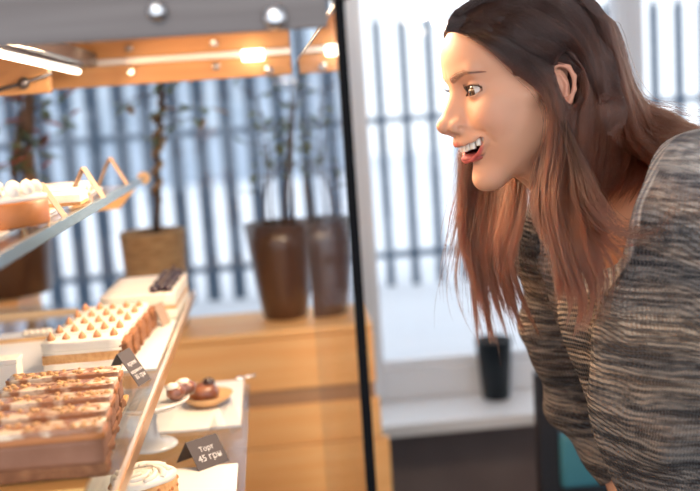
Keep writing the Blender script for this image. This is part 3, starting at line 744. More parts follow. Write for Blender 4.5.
fH = head_sdf(XH)
hp_, hq_ = poly(fH, hlo, hh)
# crisp the eye openings: nothing else to do, the eyeballs are meshes of their own

# ---- head placement
HC = P(523.5, 97, 1.22)                       # between the ears
FACE = math.radians(190.5); HPITCH = math.radians(-7); HROLL = math.radians(3)
# local y -> facing direction
HR = (Matrix.Rotation(FACE - PI / 2, 3, 'Z') @ Matrix.Rotation(HPITCH, 3, 'X') @ Matrix.Rotation(HROLL, 3, 'Y'))
HS = .00100
HM = Matrix.Translation(HC) @ (HR * HS).to_4x4()
HMn = np.array(HM)
def h2w(p): p = np.atleast_2d(np.array(p, float)); return p @ HMn[:3, :3].T + HMn[:3, 3]
def H(x, y, z): return HM @ Vector((x, y, z))
NS = -1 if (HM @ Vector((70, 0, 0))).y > (HM @ Vector((-70, 0, 0))).y else 1   # sign of x on the side near the camera

# ---- body, in metres: one surface with arms, hands and legs
SHN, SHF = Vector((.452, 1.055, 1.275)), Vector((.432, 1.385, 1.285))
SHN = P(712, 205, 1.06); SHF = P(556, 238, 1.36)
NK = H(0, -62, -135)
CH = (SHN + SHF) / 2
PEL = Vector((.76, 1.24, .93))
ELN = P(676, 440, 1.05); WRN = ELN + Vector((.07, .06, -.20))
ELF = P(580, 395, 1.37); WRF = P(627, 486, 1.30)
KN = Vector((.56, 1.12, .50)); KF = Vector((.56, 1.36, .50))
AN = Vector((.74, 1.10, .09)); AF = Vector((.74, 1.38, .09))
def body_sdf(X):
    f = s_cap(X, NK, CH + Vector((.03, 0, .0)), .050, .058)
    f = smin(f, s_cap(X, SHN, SHF, .050, .045), .06)
    up = CH.lerp(PEL, .25); f = smin(f, s_ell(X, CH.lerp(PEL, .30), (.125, .150, .14)), .06)
    f = smin(f, s_cap(X, CH.lerp(PEL, .3), PEL, .105, .125), .08)
    for sgn in (-.055, .055): f = smin(f, s_cap(X, CH.lerp(PEL, .28) + Vector((-.085, sgn, -.045)), CH.lerp(PEL, .30) + Vector((-.09, sgn, -.05)), .05), .04)
    f = smin(f, s_cap(X, PEL + Vector((0, -.07, 0)), PEL + Vector((0, .07, 0)), .115), .06)
    for a, e, w in ((SHN, ELN, WRN), (SHF, ELF, WRF)):
        f = smin(f, s_cap(X, a, e, .040, .030), .03); f = smin(f, s_cap(X, e, w, .032, .024), .02)
    for s_, k, a in ((-.08, KN, AN), (.08, KF, AF)):
        f = smin(f, s_cap(X, PEL + Vector((0, s_, -.02)), k, .085, .058), .05); f = smin(f, s_cap(X, k, a, .057, .036), .03)
        f = smin(f, s_cap(X, a + Vector((.02, 0, -.045)), a + Vector((-.15, 0, -.055)), .035, .027), .02)
    # hands resting on the thighs
    for w, sg in ((WRN, 1), (WRF, -1)):
        d = Vector((.10, .03 * sg, -.55)).normalized(); side = Vector((-.9, .1 * sg, -.15)).normalized(); lat = d.cross(side).normalized()
        palm = w + d * .055
        f = smin(f, s_cap(X, w, palm, .024, .026), .012)
        for i, L in enumerate((.062, .072, .068, .054)):
            b = palm + lat * (.024 - .016 * i); m1 = b + d * L * .5 + side * .006; m2 = b + d * L + side * .0
            f = smin(f, s_chain(X, [palm + lat * (.018 - .012 * i), b + d * .02, m1, m2], [.011, .0105, .009, .0075], .004), .006)
        f = smin(f, s_chain(X, [w + d * .02, w + d * .045 + lat * .035, w + d * .075 + lat * .05], [.013, .011, .009], .004), .01)
    return f
blo, bhi, bh = (.15, .86, .0), (.98, 1.60, 1.46), .0055
XB, _ = grid(blo, bhi, bh)
fB = body_sdf(XB)
bp_, bq_ = poly(fB, blo, bh)

M['skin'] = mat('skin', (.72, .40, .28), .5, spec=.3, sss=.15)
nt = M['skin'].node_tree; at = nt.nodes.new('ShaderNodeAttribute'); at.attribute_name = 'tone'
nt.links.new(at.outputs['Color'], nt.nodes['Principled BSDF'].inputs['Base Color'])
person = thing('person', 'person in striped knit sweater, long brown hair, leaning forward and smiling at the pastries', 'person', (PEL.x, PEL.y, 0))
POFF = Vector((PEL.x, PEL.y, 0))
def pmesh(name, pts, quads, m, parent=None):
    me = mesh_from(name, np.asarray(pts) - np.array(POFF), quads); me.materials.append(m)
    o = bpy.data.objects.new(name, me); COL.objects.link(o); o.parent = parent or person; return o
hw_ = h2w(hp_)
allp = np.vstack([hw_, bp_]); allq = np.vstack([hq_, bq_ + len(hw_)])
body = pmesh('body', allp, allq, M['skin'])
# skin tone: lips, cheeks
def dist_chain(p, ch, r): X = (np.abs(p[:, 0]), p[:, 1], p[:, 2]); return s_chain(X, ch, r, 1)
tone = np.tile(np.array([.64, .34, .22]), (len(allp), 1))
hd = hp_
dl = np.minimum(dist_chain(hd, LIP_U, [4.3, 4.4, 4.1, 3.3, 1.8]), dist_chain(hd, LIP_L, [5.4, 5.1, 4.3, 3.0, 1.8]))
wl = np.clip(.5 - dl / 1.0, 0, 1)[:, None] * (hd[:, 1] > 70)[:, None]
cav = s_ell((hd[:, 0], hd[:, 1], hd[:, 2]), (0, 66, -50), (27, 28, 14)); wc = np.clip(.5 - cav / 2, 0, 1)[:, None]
blush = np.exp(-(((np.abs(hd[:, 0]) - 42) / 18) ** 2 + ((hd[:, 1] - 60) / 25) ** 2 + ((hd[:, 2] + 14) / 17) ** 2))[:, None]
nosr = np.exp(-((hd[:, 0] / 12) ** 2 + ((hd[:, 1] - 112) / 10) ** 2 + ((hd[:, 2] + 18) / 12) ** 2))[:, None]
eyer = np.exp(-(((np.abs(hd[:, 0]) - 31) / 17) ** 2 + ((hd[:, 1] - 82) / 14) ** 2 + ((hd[:, 2] - 22) / 10) ** 2))[:, None]
earr = np.clip((np.abs(hd[:, 0]) - 72) / 8, 0, 1)[:, None] * (hd[:, 1] < 8)[:, None]
t = tone[:len(hd)]
def mixc(t, w, c): return t * (1 - w) + np.array(c) * w
t = mixc(t, blush * .35, (.74, .30, .22)); t = mixc(t, nosr * .25, (.72, .32, .22)); t = mixc(t, eyer * .55, (.50, .24, .17)); t = mixc(t, earr * .5, (.66, .28, .20))
# eyebrow hair tint and lash line
BROW = [(12, 92, 38.5), (24, 90, 43.5), (36, 84, 45), (49, 70, 40)]
hflat = np.column_stack([hd[:, 0], np.where(hd[:, 1] > 50, 0, 999), hd[:, 2]])
db = dist_chain(hflat, [(10, 0, 36), (22, 0, 40), (35, 0, 42), (48, 0, 39)], [3.4, 3.2, 2.6, 1.1])
wb = np.clip(.5 - db / 2.0, 0, 1)[:, None]; t = mixc(t, wb * .75, (.13, .055, .035))
arch = s_ell((np.abs(hd[:, 0]), hd[:, 1], hd[:, 2]), (33, 82, 19.8), (14.6, 14, 5.8))
wlash = np.clip(1.2 - np.abs(arch) / 2.0, 0, 1)[:, None] * np.clip((hd[:, 2:3] - 18.5) / 3, .35, 1) * (hd[:, 1:2] > 70); t = mixc(t, wlash * .92, (.05, .022, .018))
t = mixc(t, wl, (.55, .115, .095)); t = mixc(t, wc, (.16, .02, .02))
tone[:len(hd)] = t
ca = body.data.color_attributes.new('tone', 'FLOAT_COLOR', 'POINT')
nv = len(body.data.vertices); tt = np.ones((nv, 4), np.float32); tt[:, :3] = tone[:nv]; ca.data.foreach_set('color', tt.ravel())

# eyes, teeth, tongue
def local_obj(name, bm, m, parent, label=None):
    bmesh.ops.transform(bm, matrix=Matrix.Translation(-POFF) @ HM, verts=bm.verts)
    o = obj(name, bm, m, parent, True)
    if label: o['label'] = label
    return o
M['eyewhite'] = mat('eye_white', (.64, .59, .56), .08, coat=1)
M['iris'] = mat('brown_iris', (.10, .040, .016), .15, coat=1); M['pupil'] = mat('pupil', (.004, .004, .004), .05, coat=1)
GAZE = Vector((0, 1, -.06)).normalized()
for sx in (-1, 1):
    e = Vector((31 * sx, 69, 19)); g = (GAZE + Vector((.13 * NS, 0, 0))).normalized()
    bm = BM(); bmesh.ops.create_uvsphere(bm, u_segments=48, v_segments=40, radius=12.6)
    q = Vector((0, 0, 1)).rotation_difference(g)
    for f in bm.faces:
        c = f.calc_center_median(); a = math.acos(max(-1, min(1, c.normalized().z)))
        f.material_index = 2 if a < .20 else (1 if a < .60 else 0)
    for v in bm.verts:
        a = math.acos(max(-1, min(1, v.co.normalized().z)))
        if a < .60: v.co *= 1 + .05 * (1 - a / .60)
        v.co = q @ v.co + e
    local_obj('eye', bm, [M['eyewhite'], M['iris'], M['pupil']], body)
M['tooth'] = mat('tooth_enamel', (.86, .80, .70), .18, coat=.5)
M['tongue'] = mat('tongue', (.45, .10, .09), .35)
ws = [(4.2, 8.3, 9.4), (11.9, 6.9, 8.6), (18.6, 6.9, 8.9), (25.0, 6.3, 7.4), (30.6, 5.8, 6.2), (35.8, 5.2, 5.0)]
def arch_pt(s, y0, w, d):            # point along a parabolic dental arch
    x = min(s * .93, w * .98); return x, y0 - d * (x / w) ** 2.2
for sx in (-1, 1):
    for (s, wd, ht) in ws:
        x, y = arch_pt(s, 94, 30, 20); x2, y2 = arch_pt(s + 1, 94, 30, 20); ang = math.atan2(y2 - y, x2 - x)
        ztop = -41.5 + (x / 29) ** 2 * 4.5
        bm = BM(); vs = box(bm, -wd / 2 + .1, wd / 2 - .1, -3, 3, -ht, 2, 1.6)
        bmesh.ops.rotate(bm, cent=(0, 0, 0), matrix=Matrix.Rotation(ang, 3, 'Z'), verts=bm.verts); bmesh.ops.translate(bm, vec=(x, y - 4.5, ztop), verts=bm.verts)
        if sx < 0:
            bmesh.ops.scale(bm, vec=(-1, 1, 1), verts=bm.verts); bmesh.ops.reverse_faces(bm, faces=bm.faces)
        local_obj('tooth', bm, M['tooth'], body)
bm = BM(); blob(bm, (0, 74, -59), (19, 20, 6), 3); local_obj('tongue', bm, M['tongue'], body)

# ---- bvh for laying hair and cloth on the surface
bvh = BVHTree.FromPolygons([tuple(v) for v in allp], [tuple(map(int, q)) for q in allq])

# ---- sweater: one knitted surface over torso and sleeves
def sweater_sdf(X):
    f = s_cap(X, SHN + Vector((.02, .03, -.01)), SHF + Vector((.010, -.03, -.005)), .072, .066)
    f = smin(f, s_ell(X, CH.lerp(PEL, .34), (.13, .17, .14)), .06)
    f = smin(f, s_cap(X, CH.lerp(PEL, .25) + Vector((-.0, 0, -.0)), PEL + Vector((-.02, 0, .03)), .145, .155), .08)
    f = smin(f, s_chain(X, [P(640, 262, 1.16), P(650, 335, 1.14), P(672, 400, 1.12), P(700, 470, 1.10)], [.078, .080, .074, .060], .03), .05)
    f = smin(f, s_chain(X, [SHN, SHN.lerp(ELN, .5) + Vector((.02, 0, 0)), ELN, WRN], [.066, .060, .052, .042], .03), .09)
    # soft folds
    s = X[0] * 1.0 + X[1] * 1.6
    f = f + .0100 * np.sin(s * 44 + 6 * X[2]) * np.clip((1.36 - X[2]) * 6, 0, 1)
    g = s_chain(X, [SHF, P(561, 330, 1.37), ELF, WRF], [.060, .050, .047, .036], .03)
    g = g + .003 * np.sin(X[2] * 75 - X[0] * 50)
    f = smin(f, g, .012)
    f = f + .002 * np.sin(X[2] * 55 + X[0] * 30 + X[1] * 20)
    return f
NECKHOLE = [(H(0, -30, -60), .075), (H(0, -62, -130), .105)]
slo, shi, sh = (.22, .84, .84), (.98, 1.58, 1.46), .004
XS, _ = grid(slo, shi, sh); fS = sweater_sdf(XS)
# scoop neckline: axis from the head down to the chest
na = H(NS * 16, -42, -30); nb = P(620, 200, 1.17)
hole = s_cap(XS, na, nb, .068, .090)
hole = smin(hole, s_cap(XS, nb, P(690, 120, 1.19), .09, .07), .03)
fS0 = fS; fS = smax(fS, -hole, .008)
fS = np.maximum(fS, (.88 - XS[2]) + 0 * XS[0])
# open the cuffs
for w_, e_ in ((WRN, ELN), (WRF, ELF)):
    d = (w_ - e_).normalized(); fS = smax(fS, -s_cap(XS, w_ + d * .02, w_ + d * .12, .045), .004)
sp_, sq_ = poly(fS, slo, sh)
def knit_material():
    m = bpy.data.materials.new('striped_marled_knit'); m.use_nodes = True; nt = m.node_tree; N = nt.nodes; L = nt.links; b = N['Principled BSDF']
    b.inputs['Roughness'].default_value = .9; b.inputs['Specular IOR Level'].default_value = .15; b.inputs['Sheen Weight'].default_value = .15; b.inputs['Sheen Roughness'].default_value = .5
    tc = N.new('ShaderNodeTexCoord'); sep = N.new('ShaderNodeSeparateXYZ'); L.new(tc.outputs['Object'], sep.inputs[0])
    def math_(op, a, b_=None, c=None):
        n = N.new('ShaderNodeMath'); n.operation = op
        for i, v in enumerate((a, b_, c)):
            if v is None: continue
            if isinstance(v, (int, float)): n.inputs[i].default_value = v
            else: L.new(v, n.inputs[i])
        return n.outputs[0]
    def noise_(scale, detail=2, vec=None, stretch=None):
        n = N.new('ShaderNodeTexNoise'); n.inputs['Scale'].default_value = scale; n.inputs['Detail'].default_value = detail
        src = tc.outputs['Object']
        if stretch:
            mp = N.new('ShaderNodeMapping'); mp.inputs['Scale'].default_value = stretch; L.new(src, mp.inputs[0]); src = mp.outputs[0]
        L.new(src, n.inputs['Vector']); return n.outputs['Fac']
    n1 = noise_(7, 2); n2 = noise_(45, 2)
    # the knitted rows: height with a gentle sag
    row = math_('ADD', sep.outputs['Z'], math_('MULTIPLY', math_('SUBTRACT', n1, .5), .07))
    row = math_('ADD', row, math_('MULTIPLY', math_('SUBTRACT', n2, .5), .004))
    row = math_('ADD', row, math_('MULTIPLY', sep.outputs['X'], .16))
    ph = math_('MULTIPLY', row, 2 * PI / .0068)
    rs = math_('SINE', ph)
    # stitches across a row
    atn = N.new('ShaderNodeAttribute'); atn.attribute_name = 'across'; ac = atn.outputs['Fac']
    st = math_('MULTIPLY', ac, 2 * PI / .0046)
    st1 = math_('SINE', math_('ADD', st, math_('MULTIPLY', rs, .9)))
    h = math_('ADD', math_('MULTIPLY', rs, .75), math_('MULTIPLY', st1, .25)); h = math_('ADD', h, math_('MULTIPLY', noise_(420, 2), .7))
    bp = N.new('ShaderNodeBump'); bp.inputs['Strength'].default_value = 1.0; bp.inputs['Distance'].default_value = .005; L.new(h, bp.inputs['Height']); L.new(bp.outputs[0], b.inputs['Normal'])
    # bands of yarn colour down the garment
    z01 = N.new('ShaderNodeMapRange'); z01.inputs['From Min'].default_value = .955; z01.inputs['From Max'].default_value = 1.375; L.new(math_('ADD', row, 0.0), z01.inputs['Value'])
    cr = N.new('ShaderNodeValToRGB'); E = cr.color_ramp.elements
    cols = [(0, (.07, .05, .045)), (.10, (.04, .03, .03)), (.16, (.14, .10, .08)), (.21, (.06, .045, .04)), (.27, (.24, .17, .12)), (.32, (.07, .055, .05)), (.38, (.20, .14, .10)), (.43, (.38, .28, .20)),
            (.48, (.10, .08, .07)), (.52, (.26, .20, .16)), (.555, (.03, .03, .04)), (.60, (.045, .045, .055)), (.625, (.30, .24, .20)), (.655, (.035, .035, .045)), (.69, (.09, .09, .10)), (.725, (.44, .35, .29)), (.76, (.36, .29, .26)),
            (.80, (.17, .17, .19)), (.85, (.62, .60, .58)), (.89, (.50, .50, .51)), (1, (.80, .78, .74))]
    for p_, c_ in cols[1:-1]: E.new(p_).color = (*c_, 1)
    E[0].color = (*cols[0][1], 1); E[len(E) - 1].color = (*cols[-1][1], 1)
    L.new(z01.outputs[0], cr.inputs[0])
    # marled yarn streaks; the dark ones also paint shade between the rows
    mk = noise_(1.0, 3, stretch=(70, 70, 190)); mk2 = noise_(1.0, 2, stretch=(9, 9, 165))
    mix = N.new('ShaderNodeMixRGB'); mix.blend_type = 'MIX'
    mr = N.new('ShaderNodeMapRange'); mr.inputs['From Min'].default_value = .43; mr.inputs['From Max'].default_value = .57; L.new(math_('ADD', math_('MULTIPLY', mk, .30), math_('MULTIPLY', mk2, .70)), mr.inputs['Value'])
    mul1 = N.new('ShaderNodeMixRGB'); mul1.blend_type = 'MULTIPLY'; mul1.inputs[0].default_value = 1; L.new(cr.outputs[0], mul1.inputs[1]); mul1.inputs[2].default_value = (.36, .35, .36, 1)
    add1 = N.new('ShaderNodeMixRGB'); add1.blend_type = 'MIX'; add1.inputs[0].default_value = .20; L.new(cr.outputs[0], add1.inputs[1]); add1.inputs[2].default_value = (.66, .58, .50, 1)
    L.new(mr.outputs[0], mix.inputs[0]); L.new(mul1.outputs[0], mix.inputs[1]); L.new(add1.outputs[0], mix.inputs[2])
    ra = N.new('ShaderNodeAttribute'); ra.attribute_name = 'rib'
    rsn = math_('SINE', math_('MULTIPLY', ac, 2 * PI / .011)); rr = N.new('ShaderNodeMapRange'); rr.inputs['From Min'].default_value = -1; L.new(rsn, rr.inputs['Value'])
    rc = N.new('ShaderNodeMixRGB'); rc.inputs[1].default_value = (.36, .33, .33, 1); rc.inputs[2].default_value = (.78, .72, .66, 1); L.new(rr.outputs[0], rc.inputs[0])
    fm = N.new('ShaderNodeMixRGB'); L.new(ra.outputs['Fac'], fm.inputs[0]); L.new(mix.outputs[0], fm.inputs[1]); L.new(rc.outputs[0], fm.inputs[2])
    hv = N.new('ShaderNodeHueSaturation'); hv.inputs['Value'].default_value = 1.45; hv.inputs['Saturation'].default_value = 1.1; L.new(fm.outputs[0], hv.inputs['Color']); L.new(hv.outputs[0], b.inputs['Base Color']); return m
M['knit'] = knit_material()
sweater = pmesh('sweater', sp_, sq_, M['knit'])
V = sp_
def seg_d(a, b):
    a = np.array(a); b = np.array(b); d = b - a; t = np.clip(((V - a) @ d) / (d @ d), 0, 1); q = a + t[:, None] * d; return np.linalg.norm(V - q, axis=1), q
dT, qT = seg_d(CH, PEL); dT = dT - .12; dN, qN = seg_d(SHN, ELN); dN2, qN2 = seg_d(ELN, WRN); dF, qF = seg_d(SHF, ELF); dF2, qF2 = seg_d(ELF, WRF)
qN = np.where((dN < dN2)[:, None], qN, qN2); qF = np.where((dF < dF2)[:, None], qF, qF2); dN = np.minimum(dN, dN2) - .05; dF = np.minimum(dF, dF2) - .05
best = np.argmin(np.stack([dT, dN, dF]), axis=0)
ang = lambda q, r: np.arctan2(V[:, 1] - q[:, 1], -(V[:, 0] - q[:, 0])) * r
across = np.choose(best, [ang(qT, .15), ang(qN, .07), ang(qF, .055)])
fa = sweater.data.attributes.new('across', 'FLOAT', 'POINT'); fa.data.foreach_set('value', across[:len(sweater.data.vertices)].astype(np.float32))
def hole_at(X): return smin(s_cap(X, na, nb, .068, .090), s_cap(X, nb, P(690, 120, 1.19), .09, .07), .03)
rib = np.clip((.028 - hole_at((V[:, 0], V[:, 1], V[:, 2]))) / .003, 0, 1)
fr = sweater.data.attributes.new('rib', 'FLOAT', 'POINT'); fr.data.foreach_set('value', rib[:len(sweater.data.vertices)].astype(np.float32))
sweater['label'] = 'grey, black and beige striped knit sweater'
# ribbed neckband following the edge of the scoop
M['rib'] = mat('pale_ribbed_knit', (.42, .37, .33), .9, sheen=.3, noise_col=((.22, .19, .18), 160, (1, 1, 1), .35, .65), bump=(500, .6, .002))
sb = BVHTree.FromPolygons([tuple(v) for v in sp_], [tuple(map(int, q)) for q in sq_])
# trousers
def trouser_sdf(X):
    f = s_cap(X, PEL.lerp(CH, .08), PEL + Vector((-.01, 0, 0)), .122, .135)
    f = smin(f, s_cap(X, PEL + Vector((-.02, -.07, 0)), PEL + Vector((-.02, .07, 0)), .128), .06)
    for s_, k, a in ((-.08, KN, AN), (.08, KF, AF)):
        f = smin(f, s_cap(X, PEL + Vector((0, s_, -.02)), k, .098, .072), .05); f = smin(f, s_cap(X, k, a, .072, .060), .03)
    f = np.maximum(f, .10 - X[2] + 0 * X[0]); return f
XT, _ = grid((.3, .9, .05), (.95, 1.6, 1.12), .007); tp_, tq_ = poly(trouser_sdf(XT), (.3, .9, .05), .007)
M['denim'] = mat('grey_blue_denim', (.13, .17, .22), .85, bump=(600, .3, .001), noise_col=((.18, .23, .29), 40, (1, 1, 1), .35, .65))
pmesh('trousers', tp_, tq_, M['denim'])
M['shoe'] = mat('black_leather', (.02, .02, .02), .4)
for a in (AN, AF):
    X_, _ = grid((a.x - .2, a.y - .06, -.005), (a.x + .08, a.y + .06, .12), .005)
    f = smin(s_cap(X_, a + Vector((.02, 0, -.045)), a + Vector((-.15, 0, -.055)), .042, .034), s_cap(X_, a + Vector((0, 0, .01)), a + Vector((.01, 0, -.03)), .042), .02)
    f = np.maximum(f, -X_[2] + .001 + 0 * X_[0]); q_ = poly(f, (a.x - .2, a.y - .06, -.005), .005); pmesh('shoe', q_[0], q_[1], M['shoe'])
# ------------------------------------------------------------------ hair, brows and lashes
def hair_mat(name, root, tip, rough=.3, shift=0):
    m = bpy.data.materials.new(name); m.use_nodes = True; nt = m.node_tree; N = nt.nodes; L = nt.links; N.clear()
    out = N.new('ShaderNodeOutputMaterial'); h = N.new('ShaderNodeBsdfHairPrincipled'); h.model = 'CHIANG'; h.parametrization = 'COLOR'
    h.inputs['Roughness'].default_value = rough; h.inputs['Radial Roughness'].default_value = .4; h.inputs['Random Roughness'].default_value = .2
    ci = N.new('ShaderNodeHairInfo'); cr = N.new('ShaderNodeValToRGB')
    cr.color_ramp.elements[0].color = (*root, 1); cr.color_ramp.elements[1].color = (*tip, 1); cr.color_ramp.elements[0].position = .35; cr.color_ramp.elements[1].position = .95
    L.new(ci.outputs['Intercept'], cr.inputs[0])
    hsv = N.new('ShaderNodeHueSaturation'); mr = N.new('ShaderNodeMapRange'); mr.inputs['To Min'].default_value = .6; mr.inputs['To Max'].default_value = 1.45
    L.new(ci.outputs['Random'], mr.inputs['Value']); L.new(mr.outputs[0], hsv.inputs['Value']); L.new(cr.outputs[0], hsv.inputs['Color'])
    L.new(hsv.outputs[0], h.inputs['Color']); L.new(h.outputs[0], out.inputs[0]); return m
def catmull(pts, n):
    pts = np.asarray(pts, float); k = len(pts); out = []
    ext = np.vstack([2 * pts[0] - pts[1], pts, 2 * pts[-1] - pts[-2]])
    ts = np.linspace(0, k - 1, n)
    i = np.minimum(ts.astype(int), k - 2); u = (ts - i)[:, None]
    p0, p1, p2, p3 = ext[i], ext[i + 1], ext[i + 2], ext[i + 3]
    return .5 * ((2 * p1) + (-p0 + p2) * u + (2 * p0 - 5 * p1 + 4 * p2 - p3) * u ** 2 + (-p0 + 3 * p1 - 3 * p2 + p3) * u ** 3)
def push_out(S):
    A = HMn[:3, :3]; Ai = np.linalg.inv(A).T; L = ((S - HMn[:3, 3]) @ Ai).reshape(-1, 3)
    def fn(Q): return np.minimum(cap_sdf((Q[:, 0], Q[:, 1], Q[:, 2])), head_sdf((Q[:, 0], Q[:, 1], Q[:, 2])))
    sel = np.where(np.linalg.norm(L - np.array([0, -10, 10]), axis=1) < 150)[0]
    for _ in range(2):
        Q = L[sel]; f = fn(Q); nd = f < 2.0; s2 = sel[nd]; Q = L[s2]; f = f[nd]
        if len(s2) == 0: break
        g = np.stack([fn(Q + e) - f for e in np.eye(3)], axis=1); g /= np.linalg.norm(g, axis=1)[:, None] + 1e-6
        L[s2] = Q + g * (2.0 + RJ.random(len(s2))[:, None] * 2.5 - f[:, None])
    sel = np.where((L[:, 2] > 70) & (np.linalg.norm(L - np.array([0, -10, 10]), axis=1) < 300))[0]
    for _ in range(3):
        Q = L[sel]; f = fn(Q); nd = f > 15.0; s2 = sel[nd]; Q = L[s2]; f = f[nd]
        if len(s2) == 0: break
        g = np.stack([fn(Q + e) - f for e in np.eye(3)], axis=1); g /= np.linalg.norm(g, axis=1)[:, None] + 1e-6
        w_ = np.clip((L[s2, 2:3] - 70) / 30, 0, 1)
        L[s2] = Q - g * (f - 7.0 - RJ.random(len(s2)) * 8.0)[:, None] * w_
    return (L @ A.T + HMn[:3, 3]).reshape(S.shape)
RJ = np.random.default_rng(99)
def curves_obj(name, strands, radii, m, parent):
    """strands: (n, k, 3) world; radii (k,)"""
    n, k, _ = strands.shape
    c = bpy.data.hair_curves.new(name); c.add_curves([k] * n)
    pos = (strands - np.array(POFF)).astype(np.float32).ravel()
    c.attributes['position'].data.foreach_set('vector', pos) if 'position' in c.attributes else c.points.foreach_set('position', pos)
    ra = c.attributes.get('radius') or c.attributes.new('radius', 'FLOAT', 'POINT')
    ra.data.foreach_set('value', np.tile(radii, n).astype(np.float32))
    c.materials.append(m); o = bpy.data.objects.new(name, c); COL.objects.link(o); o.parent = parent; return o
def on_head(px, py, off):
    d = ray(px, py).normalized(); h = bvh.ray_cast(CAM, d)
    if h[0] is None or abs((h[0] - HC).length) > .16: return None
    return h[0] - d * off
def guide(spec, off=.008, Y=1.15):
    """spec entries (px, py) ride on the head when it is there, (px, py, Y) are free"""
    out = []; lastY = Y
    raw = []
    for s in spec:
        if len(s) == 3: raw.append(P(*s))
        else:
            q = on_head(s[0], s[1], off); raw.append(q)
    ok = [i for i, q in enumerate(raw) if q is not None]
    for i, q in enumerate(raw):
        if q is None:
            j = min(ok, key=lambda t: abs(t - i)) if ok else None
            q = P(spec[i][0], spec[i][1], raw[j].y if j is not None else Y)
        out.append(np.array(q))
    return np.array(out)
NP = 46
def family(guides, n, thick, clump=.6, nclump=60, fly=.0, tfun=None, endvar=.12, wave=.0015, seed=1):
    R = np.random.default_rng(seed)
    G = np.array([catmull(g, NP) for g in guides])           # (m, NP, 3)
    m = len(G)
    def at(a):
        x = a * (m - 1); i = np.minimum(x.astype(int), m - 2); u = (x - i)[:, None, None]; return G[i] * (1 - u) + G[i + 1] * u
    t = np.linspace(0, 1, NP)[None, :, None]
    ca = R.random(nclump); cb = R.normal(0, 1, (nclump, 3)) * thick * np.array([.6, 1, .5]); cph = R.random((nclump, 3)) * 6.28
    k = R.integers(0, nclump, n)
    a = np.clip(ca[k] + R.normal(0, .5 / m, n) * .35, 0, 1)
    S = at(a)
    env = np.clip(t * 3.0, .15, 1)
    S = S + cb[k][:, None, :] * env
    spread = R.normal(0, 1, (n, 1, 3)) * thick * .55
    S = S + spread * env * (1 - clump * np.clip((t - .35) * 1.6, 0, 1))
    centre = at(np.clip(ca[k], 0, 1)) + cb[k][:, None, :] * env
    cl = clump * np.clip((t - .3) * 1.4, 0, 1); S = S * (1 - cl) + (centre + spread * .35) * cl
    ph = cph[k][:, None, :]
    S = S + np.sin(t * 7 + ph) * wave * (.3 + t) + np.sin(t * 17 + ph * 2) * wave * .35 * t
    if fly:
        kf = (R.random((n, 1, 1)) < .06) * 1.0; S = S + kf * R.normal(0, 1, (n, 1, 3)) * fly * t ** 1.5
    # individual lengths
    L = 1 - R.random(n) * endvar; cl_ = 1 - R.random(nclump) * endvar * 1.4; L = L * cl_[k]
    idx = np.linspace(0, 1, NP)[None, :] * L[:, None] * (NP - 1); i0 = np.minimum(idx.astype(int), NP - 2); u = (idx - i0)[..., None]
    ar = np.arange(n)[:, None]; return S[ar, i0] * (1 - u) + S[ar, i0 + 1] * u

M['hair'] = hair_mat('brown_hair', (.018, .0075, .006), (.085, .024, .011))
M['haircap'] = mat('dark_scalp_hair', (.022, .010, .007), .55, noise_col=((.04, .018, .012), 50, (1, 1, .15), .35, .65))
# dense under-layer hugging the skull
def cap_sdf(X):
    x = np.abs(X[0]); Xa = (x, X[1], X[2])
    f = smin(s_ell(Xa, (0, -10, 48), (72, 93, 75)), s_ell(Xa, (0, 38, 58), (60, 54, 50)), 22) - 5.5
    f = smin(f, s_chain(Xa, [(40, -70, 20), (45, -72, -40), (40, -80, -110)], [30, 27, 20], 10), 15)
    # face opening: in front of the hairline
    cut = smax(smax(-(X[1] - (38 + (.10 * (X[2] - 60)))), (X[2] - 96 + .022 * (x - 8) ** 2 * 0 + .35 * np.maximum(x - 20, 0)), 8), -9e3, 1)
    f = smax(f, -cut, 3)
    f = smax(f, -smax(-(X[1] + 20), X[2] - 30, 4), 3)
    f = smax(f, -s_ell(Xa, (82, -19, 8), (34, 15, 29)), 3)
    return f
cpt, cq = poly(cap_sdf(grid(hlo, hhi, 2.2)[0]), hlo, 2.2)
hair = pmesh('hair', h2w(cpt), cq, M['haircap']); hair['label'] = 'long brown hair'
RAD = np.concatenate([np.full(NP - 8, .00024), np.linspace(.00023, .00008, 8)])
